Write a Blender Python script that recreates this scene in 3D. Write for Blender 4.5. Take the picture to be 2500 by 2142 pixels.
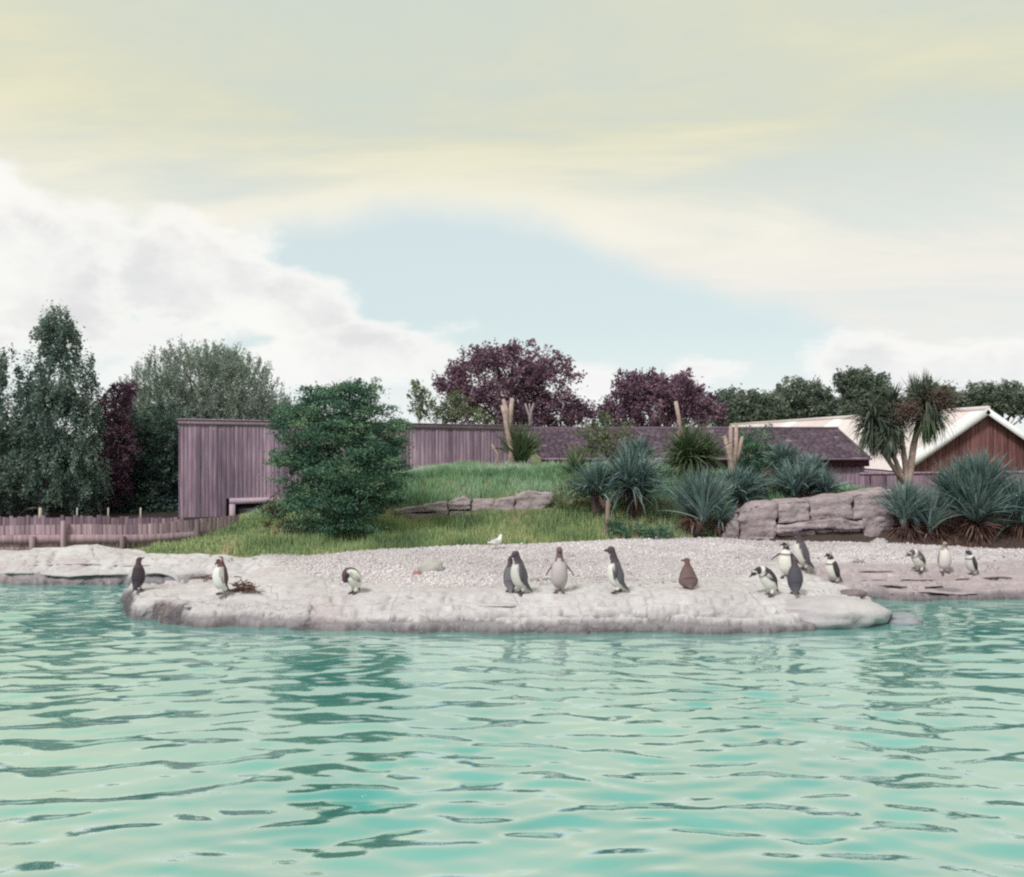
import bpy, bmesh, math, random
import numpy as np
from mathutils import Vector, Matrix, kdtree

# ------------------------------------------------------------------ clear
for o in list(bpy.data.objects):
    bpy.data.objects.remove(o)
SC = bpy.context.scene
COL = SC.collection
R = math.radians
RNG = np.random.default_rng(11)
random.seed(5)

# ------------------------------------------------------------------ camera, sky, sun, exposure
CAMZ, FPX, CX, CY = 2.5, 2265.0, 1250.0, 1071.0
cam_d = bpy.data.cameras.new('camera')
cam_d.sensor_width = 36.0
cam_d.sensor_fit = 'HORIZONTAL'
cam_d.lens = FPX / 2500.0 * 36.0
cam_d.clip_start = 0.1
cam_d.clip_end = 3000.0
cam = bpy.data.objects.new('camera', cam_d)
cam.location = (0, 0, CAMZ)
cam.rotation_euler = (R(90), 0, 0)
COL.objects.link(cam)
SC.camera = cam

SUN_EL, SUN_AZ = 48.0, 215.0          # azimuth clockwise from +Y (behind the camera, to the left)
sun_dir = Vector((math.sin(R(SUN_AZ)) * math.cos(R(SUN_EL)), math.cos(R(SUN_AZ)) * math.cos(R(SUN_EL)), math.sin(R(SUN_EL))))
sun_d = bpy.data.lights.new('sun', 'SUN')
sun_d.energy = 2.5
sun_d.angle = R(11)
sun_d.color = (1.0, 0.965, 0.96)
sun = bpy.data.objects.new('sun', sun_d)
sun.rotation_euler = sun_dir.to_track_quat('Z', 'Y').to_euler()
sun.location = (-20, -20, 30)
COL.objects.link(sun)

SC.view_settings.view_transform = 'Standard'
SC.view_settings.look = 'None'
SC.view_settings.exposure = 0.14
SC.view_settings.gamma = 1.0
SC.render.engine = 'CYCLES'
SC.cycles.use_denoising = False
SC.cycles.max_bounces = 6
SC.cycles.diffuse_bounces = 3
SC.cycles.glossy_bounces = 3
SC.cycles.transmission_bounces = 2
SC.cycles.transparent_max_bounces = 4
SC.cycles.caustics_reflective = False
SC.cycles.caustics_refractive = False
SC.cycles.sample_clamp_direct = 6.0
SC.cycles.sample_clamp_indirect = 4.0
SC.cycles.pixel_filter_type = 'BLACKMAN_HARRIS'
SC.cycles.filter_width = 2.3


def build_world():
    w = bpy.data.worlds.new('World')
    SC.world = w
    w.use_nodes = True
    nt = w.node_tree
    nt.nodes.clear()
    L = nt.links.new

    def N(t, **k):
        n = nt.nodes.new(t)
        for a, b in k.items():
            setattr(n, a, b)
        return n

    def M(op, a, b=None, c=None, clamp=False):
        n = N('ShaderNodeMath', operation=op)
        n.use_clamp = clamp
        for i, v in enumerate((a, b, c)):
            if v is None:
                continue
            if isinstance(v, (int, float)):
                n.inputs[i].default_value = v
            else:
                L(v, n.inputs[i])
        return n.outputs[0]

    def SS(v, lo, hi):
        n = N('ShaderNodeMapRange', interpolation_type='SMOOTHSTEP')
        L(v, n.inputs[0])
        n.inputs[1].default_value = lo
        n.inputs[2].default_value = hi
        return n.outputs[0]

    def MIX(f, a, b):
        n = N('ShaderNodeMix', data_type='RGBA')
        if isinstance(f, (int, float)):
            n.inputs[0].default_value = f
        else:
            L(f, n.inputs[0])
        for i, v in ((6, a), (7, b)):
            if isinstance(v, tuple):
                n.inputs[i].default_value = (*v, 1)
            else:
                L(v, n.inputs[i])
        return n.outputs[2]

    tc = N('ShaderNodeTexCoord')
    sep = N('ShaderNodeSeparateXYZ')
    L(tc.outputs['Generated'], sep.inputs[0])
    x, y, z = sep.outputs
    DEG = 180 / math.pi
    az = M('MULTIPLY', M('ARCTAN2', x, y), DEG)
    el = M('MULTIPLY', M('ARCSINE', z), DEG)

    def noise(vec, scale, detail=6, rough=0.55, dist=0.0):
        n = N('ShaderNodeTexNoise')
        L(vec, n.inputs['Vector'])
        n.inputs['Scale'].default_value = scale
        n.inputs['Detail'].default_value = detail
        n.inputs['Roughness'].default_value = rough
        n.inputs['Distortion'].default_value = dist
        return n.outputs[0]
    # direction flattened on a high cloud deck
    deck = N('ShaderNodeVectorMath', operation='DIVIDE')
    den = N('ShaderNodeCombineXYZ')
    zz = M('ADD', M('MAXIMUM', z, 0.0), 0.16)
    for i in range(3):
        L(zz, den.inputs[i])
    L(tc.outputs['Generated'], deck.inputs[0])
    L(den.outputs[0], deck.inputs[1])
    map2 = N('ShaderNodeMapping')
    map2.inputs['Rotation'].default_value = (0, 0, R(-38))
    map2.inputs['Scale'].default_value = (0.55, 1.5, 1.0)
    L(deck.outputs[0], map2.inputs[0])
    nv = noise(map2.outputs[0], 1.1, 9, 0.6, 0.5)
    nb = noise(tc.outputs['Generated'], 3.0, 5, 0.55)
    # billow noise for cumulus, flattened towards the horizon
    map3 = N('ShaderNodeMapping')
    map3.inputs['Scale'].default_value = (1.0, 1.0, 1.5)
    L(tc.outputs['Generated'], map3.inputs[0])
    nc = noise(map3.outputs[0], 8.0, 12, 0.62, 0.1)
    nc2 = noise(map3.outputs[0], 2.6, 3, 0.5)

    # clear sky, whitened by thin haze
    sky = N('ShaderNodeTexSky', sky_type='NISHITA')
    sky.sun_disc = False
    sky.sun_elevation = R(SUN_EL)
    sky.sun_rotation = R(SUN_AZ)
    sky.air_density = 1.0
    sky.dust_density = 0.6
    blue = MIX(0.82, sky.outputs[0], (6.7, 7.7, 7.6))
    # high veil: its lower edge runs down towards the right
    edge = M('MULTIPLY_ADD', SS(az, -4.0, 30.0), -9.3, 12.6)
    vmask = SS(M('ADD', M('SUBTRACT', el, edge), M('MULTIPLY', M('SUBTRACT', nb, 0.5), 8.0)), -0.9, 1.9)
    vmask = M('MULTIPLY', vmask, M('MULTIPLY_ADD', SS(nv, 0.34, 0.60), 0.45, 0.55), clamp=True)
    vcol = MIX(SS(nv, 0.36, 0.66), (7.0, 7.05, 6.3), (8.4, 8.15, 7.2))
    vcol = MIX(SS(el, 6.0, 14.0), (8.0, 7.75, 7.35), vcol)
    vcol = MIX(SS(el, 12.0, 19.0), vcol, MIX(SS(nv, 0.36, 0.66), (5.8, 6.0, 4.7), (7.3, 7.1, 5.3)))
    c = MIX(vmask, blue, vcol)
    # cumulus banks
    nw = noise(map3.outputs[0], 4.5, 4, 0.5)
    nw2 = noise(map2.outputs[0], 5.5, 4, 0.5)
    azw = M('MULTIPLY_ADD', M('SUBTRACT', nw, 0.5), 13.0, az)
    elw = M('MULTIPLY_ADD', M('SUBTRACT', nc2, 0.5), 7.0, M('MULTIPLY_ADD', M('SUBTRACT', nw2, 0.5), 1.2, el))
    def blob(a0, e0, ra, re):
        da = M('MULTIPLY', M('SUBTRACT', azw, a0), 1 / ra)
        de = M('MULTIPLY', M('SUBTRACT', elw, e0), 1 / re)
        return M('SUBTRACT', 1.0, M('SQRT', M('ADD', M('MULTIPLY', da, da), M('MULTIPLY', de, de))))
    blobs = [(-28, 8.6, 9, 4.8), (-19.5, 10.2, 5.2, 3.4), (-15.0, 8.2, 5.8, 3.0), (-34, 10.5, 7, 4.5), (-13, 4.6, 13, 2.5),
             (0.5, 3.6, 9, 1.7), (24, 4.4, 8, 2.4), (9.5, 3.4, 5, 1.3), (36, 4.0, 9, 3.5), (-47, 5, 12, 5),
             (60, 6, 14, 5), (-80, 8, 18, 6), (95, 5, 16, 5), (130, 8, 18, 6), (-125, 6, 20, 5), (172, 6, 17, 6)]
    best = None
    for b in blobs:
        v = blob(*b)
        best = v if best is None else M('MAXIMUM', best, v)
    cm = M('ADD', best, M('MULTIPLY_ADD', nc, 1.7, -0.92))
    cmask = SS(cm, -0.10, 0.30)
    # sun-side edge bright, inside a little greyer
    inner = M('MULTIPLY', SS(cm, 0.12, 0.6), SS(M('MULTIPLY_ADD', nc, 0.5, M('MULTIPLY', nw, 0.5)), 0.40, 0.60))
    ccol = MIX(inner, (9.0, 8.85, 8.5), (7.0, 6.9, 6.95))
    c = MIX(M('MULTIPLY', cmask, 0.88), c, ccol)
    # pale band low over the horizon
    c = MIX(M('MULTIPLY', SS(el, 7.0, 0.5), 0.75), c, (8.3, 8.5, 8.6))
    # below the horizon
    c = MIX(SS(el, 0.0, -4.0), c, (2.2, 2.2, 2.1))
    bg = N('ShaderNodeBackground')
    bg.inputs[1].default_value = 0.10
    L(c, bg.inputs[0])
    out = N('ShaderNodeOutputWorld')
    L(bg.outputs[0], out.inputs[0])


build_world()

# ------------------------------------------------------------------ helpers
def P(px, py, Y):
    """photo position at distance Y -> world"""
    return Vector(((px - CX) / FPX * Y, Y, CAMZ - (py - CY) / FPX * Y))


def S(r, g, b):
    def f(c):
        c /= 255.0
        return c / 12.92 if c <= 0.04045 else ((c + 0.055) / 1.055) ** 2.4
    return (f(r), f(g), f(b))


def vnoise(x, y, seed=0):
    xi = np.floor(x).astype(np.int64)
    yi = np.floor(y).astype(np.int64)
    xf = x - xi
    yf = y - yi

    def h(a, b):
        n = (a * 374761393 + b * 668265263 + seed * 1274126177) & 0x7fffffff
        n = ((n ^ (n >> 13)) * 1274126177) & 0x7fffffff
        n = n ^ (n >> 16)
        return (n & 0xffff) / 65535.0
    u = xf * xf * xf * (xf * (xf * 6 - 15) + 10)
    v = yf * yf * yf * (yf * (yf * 6 - 15) + 10)
    return (h(xi, yi) * (1 - u) + h(xi + 1, yi) * u) * (1 - v) + (h(xi, yi + 1) * (1 - u) + h(xi + 1, yi + 1) * u) * v


def fbm(x, y, seed=0, oct=4, gain=0.5):
    x = np.asarray(x, float)
    y = np.asarray(y, float)
    s = 0
    a = 1
    t = 0
    for i in range(oct):
        s = s + a * (vnoise(x * 2 ** i + 13.7 * i, y * 2 ** i + 7.1 * i, seed + i) - 0.5)
        t += a
        a *= gain
    return s / t * 2


def sstep(x, a, b):
    t = np.clip((x - a) / (b - a), 0, 1)
    return t * t * (3 - 2 * t)


def mesh_np(name, V, F, smooth=False, cols=None, attr='col'):
    """V (n,3); F: list of arrays (m,k)"""
    me = bpy.data.meshes.new(name)
    V = np.asarray(V, np.float32)
    if not isinstance(F, list):
        F = [F]
    F = [np.asarray(f, np.int32) for f in F if len(f)]
    me.vertices.add(len(V))
    me.vertices.foreach_set('co', V.ravel())
    nl = sum(f.size for f in F)
    npoly = sum(len(f) for f in F)
    me.loops.add(nl)
    me.polygons.add(npoly)
    me.loops.foreach_set('vertex_index', np.concatenate([f.ravel() for f in F]))
    st = []
    off = 0
    for f in F:
        st.append(off + np.arange(len(f)) * f.shape[1])
        off += f.size
    me.polygons.foreach_set('loop_start', np.concatenate(st).astype(np.int32))
    if smooth:
        me.polygons.foreach_set('use_smooth', np.ones(npoly, bool))
    me.update(calc_edges=True)
    me.validate()
    if cols is not None:
        cols = np.asarray(cols, np.float32)
        if cols.ndim == 1:
            at = me.attributes.new(attr, 'FLOAT', 'POINT')
            at.data.foreach_set('value', cols)
        else:
            at = me.attributes.new(attr, 'FLOAT_COLOR', 'POINT')
            c4 = np.ones((len(cols), 4), np.float32)
            c4[:, :3] = cols
            at.data.foreach_set('color', c4.ravel())
    return me


def obj(name, me, mat=None, parent=None):
    o = bpy.data.objects.new(name, me)
    COL.objects.link(o)
    if mat is not None and me is not None and not me.materials:
        me.materials.append(mat)
    if parent is not None:
        o.parent = parent
    return o


def tag(o, label=None, cat=None, group=None, kind=None):
    if label:
        o['label'] = label
    if cat:
        o['category'] = cat
    if group:
        o['group'] = group
    if kind:
        o['kind'] = kind
    return o


def empty(name, loc=(0, 0, 0), rz=0.0):
    o = bpy.data.objects.new(name, None)
    o.location = loc
    o.rotation_euler = (0, 0, rz)
    o.empty_display_size = 0.2
    COL.objects.link(o)
    return o


class MB:
    """collects polygons"""
    def __init__(self):
        self.v = []
        self.f = {3: [], 4: []}
        self.c = []
        self.n = 0

    def add(self, V, F, col=None):
        V = np.asarray(V, float)
        F = np.asarray(F, int)
        self.v.append(V)
        self.f[F.shape[1]].append(F + self.n)
        if col is not None:
            col = np.asarray(col, float)
            if col.ndim == 1 and len(col) != len(V) or col.ndim == 0:
                col = np.tile(col, (len(V), 1))
            self.c.append(col)
        self.n += len(V)

    def box(self, x0, x1, y0, y1, z0, z1, col=None):
        V = [(x, y, z) for z in (z0, z1) for y in (y0, y1) for x in (x0, x1)]
        F = [(0, 2, 3, 1), (4, 5, 7, 6), (0, 1, 5, 4), (2, 6, 7, 3), (0, 4, 6, 2), (1, 3, 7, 5)]
        self.add(V, F, col)

    def tube(self, pts, rad, sides=6, col=None, cap=True):
        pts = np.asarray(pts, float)
        n = len(pts)
        rad = np.broadcast_to(np.asarray(rad, float), (n,))
        T = np.gradient(pts, axis=0)
        T /= np.linalg.norm(T, axis=1)[:, None] + 1e-9
        ref = np.array([0.31, 0.17, 0.93]) if abs(T[0][2]) < 0.8 else np.array([0.9, 0.2, 0.1])
        V = []
        for i in range(n):
            a = np.cross(T[i], ref)
            a /= np.linalg.norm(a) + 1e-9
            b = np.cross(T[i], a)
            an = np.arange(sides) * 2 * math.pi / sides
            V.append(pts[i] + rad[i] * (np.cos(an)[:, None] * a + np.sin(an)[:, None] * b))
        V = np.concatenate(V)
        k = np.arange(sides)
        F = []
        for i in range(n - 1):
            a = i * sides + k
            b = i * sides + (k + 1) % sides
            F.append(np.stack([a, b, b + sides, a + sides], 1))
        F = np.concatenate(F)
        if cap:
            V = np.concatenate([V, pts[-1:], pts[:1]])
            m = len(V)
            base = (n - 1) * sides
            t1 = np.stack([base + k, base + (k + 1) % sides, np.full(sides, m - 2)], 1)
            t2 = np.stack([(k + 1) % sides, k, np.full(sides, m - 1)], 1)
            n0 = self.n
            self.add(V, F, col)
            self.f[3].append(np.concatenate([t1, t2]) + n0)
        else:
            self.add(V, F, col)

    def mesh(self, name, smooth=False, attr='col'):
        V = np.concatenate(self.v)
        F = [np.concatenate(x) for x in (self.f[3], self.f[4]) if x]
        c = np.concatenate(self.c) if self.c else None
        return mesh_np(name, V, F, smooth, c, attr)


# ------------------------------------------------------------------ materials
def new_mat(name):
    m = bpy.data.materials.new(name)
    m.use_nodes = True
    nt = m.node_tree
    nt.nodes.clear()
    out = nt.nodes.new('ShaderNodeOutputMaterial')
    b = nt.nodes.new('ShaderNodeBsdfPrincipled')
    nt.links.new(b.outputs[0], out.inputs[0])
    return m, nt, b, out


def add_noise(nt, scale, detail=4, rough=0.55, coord='Object', stretch=None, dist=0.0):
    tc = nt.nodes.new('ShaderNodeTexCoord')
    n = nt.nodes.new('ShaderNodeTexNoise')
    n.inputs['Scale'].default_value = scale
    n.inputs['Detail'].default_value = detail
    n.inputs['Roughness'].default_value = rough
    n.inputs['Distortion'].default_value = dist
    if stretch:
        mp = nt.nodes.new('ShaderNodeMapping')
        mp.inputs['Scale'].default_value = stretch
        nt.links.new(tc.outputs[coord], mp.inputs[0])
        nt.links.new(mp.outputs[0], n.inputs['Vector'])
    else:
        nt.links.new(tc.outputs[coord], n.inputs['Vector'])
    return n.outputs[0]


def ramp(nt, fac, stops):
    r = nt.nodes.new('ShaderNodeValToRGB')
    e = r.color_ramp.elements
    while len(e) > 1:
        e.remove(e[-1])
    e[0].position = stops[0][0]
    e[0].color = (*stops[0][1], 1)
    for p, c in stops[1:]:
        k = e.new(p)
        k.color = (*c, 1)
    nt.links.new(fac, r.inputs[0])
    return r.outputs[0]


def mixc(nt, f, a, b, blend='MIX'):
    n = nt.nodes.new('ShaderNodeMix')
    n.data_type = 'RGBA'
    n.blend_type = blend
    for i, v in ((0, f), (6, a), (7, b)):
        if isinstance(v, (int, float)):
            n.inputs[i].default_value = v
        elif isinstance(v, tuple):
            n.inputs[i].default_value = (*v, 1)
        else:
            nt.links.new(v, n.inputs[i])
    return n.outputs[2]


def bump(nt, b, h, strength=0.3, dist=0.02):
    n = nt.nodes.new('ShaderNodeBump')
    n.inputs['Strength'].default_value = strength
    n.inputs['Distance'].default_value = dist
    nt.links.new(h, n.inputs['Height'])
    nt.links.new(n.outputs[0], b.inputs['Normal'])


def attr(nt, name, what='Color'):
    a = nt.nodes.new('ShaderNodeAttribute')
    a.attribute_name = name
    return a.outputs[what]


def mat_leaf(name, stops, transl=0.25, rough=0.6):
    """leaf colour picked by the per-leaf value 'tint'"""
    m, nt, b, out = new_mat(name)
    c = ramp(nt, attr(nt, 'tint', 'Fac'), stops)
    nt.links.new(c, b.inputs['Base Color'])
    b.inputs['Roughness'].default_value = rough
    b.inputs['Specular IOR Level'].default_value = 0.25
    t = nt.nodes.new('ShaderNodeBsdfTranslucent')
    nt.links.new(c, t.inputs[0])
    mx = nt.nodes.new('ShaderNodeMixShader')
    mx.inputs[0].default_value = transl
    nt.links.new(b.outputs[0], mx.inputs[1])
    nt.links.new(t.outputs[0], mx.inputs[2])
    nt.links.new(mx.outputs[0], out.inputs[0])
    return m


def mat_wood(name, c1, c2, c3, scale=6.0, rough=0.85):
    """weathered boards: grain along local Z, every board its own shade"""
    m, nt, b, out = new_mat(name)
    oi = nt.nodes.new('ShaderNodeObjectInfo')
    tc = nt.nodes.new('ShaderNodeTexCoord')
    geo = nt.nodes.new('ShaderNodeNewGeometry')
    mp = nt.nodes.new('ShaderNodeMapping')
    mp.inputs['Scale'].default_value = (scale * 4, scale * 4, scale * 0.22)
    nt.links.new(geo.outputs['Position'], mp.inputs[0])
    n = nt.nodes.new('ShaderNodeTexNoise')
    n.inputs['Scale'].default_value = 1.0
    n.inputs['Detail'].default_value = 5
    nt.links.new(mp.outputs[0], n.inputs['Vector'])
    n2 = nt.nodes.new('ShaderNodeTexNoise')
    n2.inputs['Scale'].default_value = 0.8
    n2.inputs['Detail'].default_value = 3
    nt.links.new(geo.outputs['Position'], n2.inputs['Vector'])
    c = ramp(nt, n.outputs[0], [(0.3, c1), (0.55, c2), (0.75, c3)])
    k = ramp(nt, oi.outputs['Random'], [(0.0, (0.66, 0.66, 0.68)), (0.35, (0.92, 0.92, 0.92)), (0.8, (1.08, 1.07, 1.07)), (1.0, (1.4, 1.38, 1.38))])
    c = mixc(nt, 1.0, c, k, 'MULTIPLY')
    k2 = ramp(nt, n2.outputs[0], [(0.3, (0.78, 0.79, 0.82)), (0.7, (1.12, 1.1, 1.09))])
    c = mixc(nt, 1.0, c, k2, 'MULTIPLY')
    nt.links.new(c, b.inputs['Base Color'])
    b.inputs['Roughness'].default_value = rough
    b.inputs['Specular IOR Level'].default_value = 0.2
    bump(nt, b, n.outputs[0], 0.4, 0.01)
    return m


def mat_noise(name, stops, scale=5.0, detail=5, rough=0.85, bstr=0.3, bdist=0.02, bscale=None, coord='Object', rand=0.0, spec=0.3):
    m, nt, b, out = new_mat(name)
    n = add_noise(nt, scale, detail, coord=coord)
    c = ramp(nt, n, stops)
    if rand:
        oi = nt.nodes.new('ShaderNodeObjectInfo')
        k = ramp(nt, oi.outputs['Random'], [(0, (1 - rand,) * 3), (1, (1 + rand,) * 3)])
        c = mixc(nt, 1.0, c, k, 'MULTIPLY')
    nt.links.new(c, b.inputs['Base Color'])
    b.inputs['Roughness'].default_value = rough
    b.inputs['Specular IOR Level'].default_value = spec
    if bstr:
        h = add_noise(nt, bscale or scale * 4, 5, coord=coord)
        bump(nt, b, h, bstr, bdist)
    return m


MAT = {}
MAT['timber'] = mat_wood('weathered_timber', (0.235, 0.165, 0.222), (0.35, 0.255, 0.335), (0.47, 0.37, 0.45))
MAT['timber_trim'] = mat_wood('pale_timber_trim', (0.38, 0.29, 0.36), (0.48, 0.385, 0.45), (0.57, 0.48, 0.54))
MAT['fence'] = mat_wood('fence_timber', (0.27, 0.19, 0.225), (0.39, 0.285, 0.325), (0.50, 0.385, 0.42))
MAT['fence_dark'] = mat_wood('old_fence_timber', (0.17, 0.115, 0.15), (0.27, 0.19, 0.24), (0.36, 0.27, 0.32))
MAT['barn_board'] = mat_wood('red_brown_boards', (0.13, 0.058, 0.06), (0.22, 0.105, 0.10), (0.31, 0.175, 0.155))
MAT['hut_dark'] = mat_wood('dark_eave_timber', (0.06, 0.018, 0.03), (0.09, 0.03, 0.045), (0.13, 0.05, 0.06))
MAT['stake'] = mat_wood('pale_stake', (0.33, 0.24, 0.21), (0.45, 0.34, 0.30), (0.55, 0.44, 0.38))
MAT['white_post'] = mat_noise('white_post_paint', [(0.3, (0.42, 0.38, 0.33)), (0.7, (0.56, 0.52, 0.46))], 8)
MAT['glass'] = None


def mat_glass():
    m, nt, b, out = new_mat('window_glass')
    b.inputs['Base Color'].default_value = (0.015, 0.012, 0.018, 1)
    b.inputs['Roughness'].default_value = 0.45
    b.inputs['IOR'].default_value = 1.45
    b.inputs['Specular IOR Level'].default_value = 0.3
    return m


MAT['glass'] = mat_glass()


def mat_roof_sheet(name, c1, c2):
    m, nt, b, out = new_mat(name)
    n = add_noise(nt, 0.6, 5, coord='Object', stretch=(1, 0.25, 1))
    n2 = add_noise(nt, 5, 4)
    oi = nt.nodes.new('ShaderNodeObjectInfo')
    c = ramp(nt, n, [(0.3, c1), (0.7, c2)])
    k = ramp(nt, oi.outputs['Random'], [(0, (0.9, 0.88, 0.88)), (1, (1.04, 1.04, 1.04))])
    c = mixc(nt, 1.0, c, k, 'MULTIPLY')
    k2 = ramp(nt, n2, [(0.3, (0.93, 0.92, 0.92)), (0.65, (1, 1, 1))])
    c = mixc(nt, 1.0, c, k2, 'MULTIPLY')
    nt.links.new(c, b.inputs['Base Color'])
    b.inputs['Roughness'].default_value = 0.5
    return m


MAT['sheet'] = mat_roof_sheet('pale_roof_sheet', (0.62, 0.53, 0.53), (0.74, 0.68, 0.68))
MAT['sheet_light'] = mat_roof_sheet('rooflight_sheet', (0.76, 0.78, 0.79), (0.83, 0.85, 0.86))
MAT['shingle'] = None


def mat_shingle():
    m, nt, b, out = new_mat('slate_shingle')
    c = ramp(nt, attr(nt, 'tint', 'Fac'), [(0, (0.055, 0.035, 0.055)), (0.5, (0.10, 0.068, 0.098)), (0.85, (0.15, 0.11, 0.145)), (1, (0.24, 0.20, 0.22))])
    n = add_noise(nt, 1.2, 4)
    k = ramp(nt, n, [(0.3, (0.8, 0.78, 0.8)), (0.7, (1.15, 1.1, 1.1))])
    nt.links.new(mixc(nt, 1.0, c, k, 'MULTIPLY'), b.inputs['Base Color'])
    b.inputs['Roughness'].default_value = 0.8
    return m


MAT['shingle'] = mat_shingle()
MAT['stone'] = mat_noise('wall_stone', [(0.25, (0.19, 0.15, 0.165)), (0.5, (0.35, 0.29, 0.31)), (0.75, (0.48, 0.41, 0.43))], 3.4, 9, 0.9, 0.9, 0.05, 11, rand=0.1, coord='Object')
MAT['bark'] = mat_noise('bark', [(0.3, (0.05, 0.035, 0.035)), (0.7, (0.13, 0.095, 0.09))], 12, 5, 0.9, 0.5, 0.02)
MAT['bark_pale'] = mat_noise('pale_bark', [(0.3, (0.32, 0.23, 0.20)), (0.7, (0.52, 0.40, 0.36))], 9, 5, 0.9, 0.4, 0.02)
MAT['bark_grey'] = mat_noise('grey_bark', [(0.3, (0.22, 0.18, 0.19)), (0.7, (0.4, 0.34, 0.35))], 9, 5, 0.9, 0.4, 0.02)
MAT['twig'] = mat_noise('brown_twig', [(0.3, (0.07, 0.03, 0.03)), (0.7, (0.20, 0.11, 0.10))], 15, 3, 0.9, 0)


def mat_attr(name, scale=14, rough=0.9, lo=0.86, hi=1.1, bstr=0.3, bdist=0.015, spec=0.25):
    m, nt, b, out = new_mat(name)
    c = attr(nt, 'col')
    n = add_noise(nt, scale, 6)
    k = ramp(nt, n, [(0.3, (lo,) * 3), (0.7, (hi,) * 3)])
    nt.links.new(mixc(nt, 1.0, c, k, 'MULTIPLY'), b.inputs['Base Color'])
    b.inputs['Roughness'].default_value = rough
    b.inputs['Specular IOR Level'].default_value = spec
    if bstr:
        bump(nt, b, n, bstr, bdist)
    return m


MAT['plumage'] = mat_attr('plumage', 60, 0.75, 0.9, 1.08, 0.15, 0.003)
MAT['ground'] = mat_attr('grassy_soil', 5, 0.95)
MAT['pebble'] = mat_attr('pebbles', 30, 0.85, 0.92, 1.06, 0)


def mat_shore():
    m, nt, b, out = new_mat('shore_rock')
    c = attr(nt, 'col')
    n1 = add_noise(nt, 1.3, 6, 0.6)
    n2 = add_noise(nt, 9, 6, 0.65, stretch=(1, 1, 2.5))
    n3 = add_noise(nt, 55, 4, 0.6)
    c = mixc(nt, 1.0, c, ramp(nt, n1, [(0.3, (0.90, 0.885, 0.885)), (0.55, (1, 1, 1)), (0.75, (1.05, 1.05, 1.04))]), 'MULTIPLY')
    c = mixc(nt, 1.0, c, ramp(nt, n2, [(0.28, (0.84, 0.82, 0.83)), (0.5, (1, 1, 1)), (0.75, (1.05, 1.05, 1.05))]), 'MULTIPLY')
    c = mixc(nt, 1.0, c, ramp(nt, n3, [(0.3, (0.9, 0.9, 0.9)), (0.6, (1.03, 1.03, 1.03))]), 'MULTIPLY')
    nt.links.new(c, b.inputs['Base Color'])
    w = attr(nt, 'wet', 'Fac')
    rr = nt.nodes.new('ShaderNodeMapRange')
    rr.inputs[3].default_value = 0.92
    rr.inputs[4].default_value = 0.35
    nt.links.new(w, rr.inputs[0])
    nt.links.new(rr.outputs[0], b.inputs['Roughness'])
    b.inputs['Specular IOR Level'].default_value = 0.3
    # hairline fractures: warped cell edges pressed into the surface
    tc = nt.nodes.new('ShaderNodeTexCoord')
    nz = nt.nodes.new('ShaderNodeTexNoise')
    nz.inputs['Scale'].default_value = 2.2
    nz.inputs['Detail'].default_value = 4
    nt.links.new(tc.outputs['Object'], nz.inputs['Vector'])
    mxv = nt.nodes.new('ShaderNodeMix')
    mxv.data_type = 'VECTOR'
    mxv.inputs[0].default_value = 0.35
    nt.links.new(tc.outputs['Object'], mxv.inputs[4])
    nt.links.new(nz.outputs['Color'], mxv.inputs[5])
    vo = nt.nodes.new('ShaderNodeTexVoronoi')
    vo.feature = 'DISTANCE_TO_EDGE'
    vo.inputs['Scale'].default_value = 1.5
    nt.links.new(mxv.outputs[1], vo.inputs['Vector'])
    mr = nt.nodes.new('ShaderNodeMapRange')
    mr.inputs[1].default_value = 0.0
    mr.inputs[2].default_value = 0.035
    nt.links.new(vo.outputs['Distance'], mr.inputs[0])
    ad = nt.nodes.new('ShaderNodeMath')
    ad.operation = 'MULTIPLY_ADD'
    nt.links.new(n2, ad.inputs[0])
    ad.inputs[1].default_value = 0.8
    nt.links.new(mr.outputs[0], ad.inputs[2])
    bump(nt, b, ad.outputs[0], 0.5, 0.04)
    return m


MAT['shore'] = mat_shore()


def mat_water():
    """milky turquoise pool under a reflecting surface"""
    m = bpy.data.materials.new('pool_water')
    m.use_nodes = True
    nt = m.node_tree
    nt.nodes.clear()
    L = nt.links.new
    out = nt.nodes.new('ShaderNodeOutputMaterial')
    n = add_noise(nt, 0.35, 3, coord='Object')
    c = ramp(nt, n, [(0.35, (0.06, 0.31, 0.295)), (0.65, (0.22, 0.46, 0.42))])
    h = add_noise(nt, 11, 4, 0.6, coord='Object', stretch=(0.45, 1, 1))
    bp = nt.nodes.new('ShaderNodeBump')
    bp.inputs['Strength'].default_value = 0.09
    bp.inputs['Distance'].default_value = 0.02
    L(h, bp.inputs['Height'])
    d = nt.nodes.new('ShaderNodeBsdfDiffuse')
    L(c, d.inputs['Color'])
    L(bp.outputs[0], d.inputs['Normal'])
    g = nt.nodes.new('ShaderNodeBsdfGlossy')
    g.inputs['Roughness'].default_value = 0.03
    g.inputs['Color'].default_value = (0.93, 0.98, 0.96, 1)
    L(bp.outputs[0], g.inputs['Normal'])
    fr = nt.nodes.new('ShaderNodeFresnel')
    fr.inputs['IOR'].default_value = 1.40
    L(bp.outputs[0], fr.inputs['Normal'])
    f = nt.nodes.new('ShaderNodeMapRange')
    f.interpolation_type = 'SMOOTHSTEP'
    L(fr.outputs[0], f.inputs[0])
    f.inputs[1].default_value = 0.02
    f.inputs[2].default_value = 0.135
    f.inputs[3].default_value = 0.08
    f.inputs[4].default_value = 0.64
    mx = nt.nodes.new('ShaderNodeMixShader')
    L(f.outputs[0], mx.inputs[0])
    L(d.outputs[0], mx.inputs[1])
    L(g.outputs[0], mx.inputs[2])
    L(mx.outputs[0], out.inputs[0])
    return m


MAT['water'] = mat_water()

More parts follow.
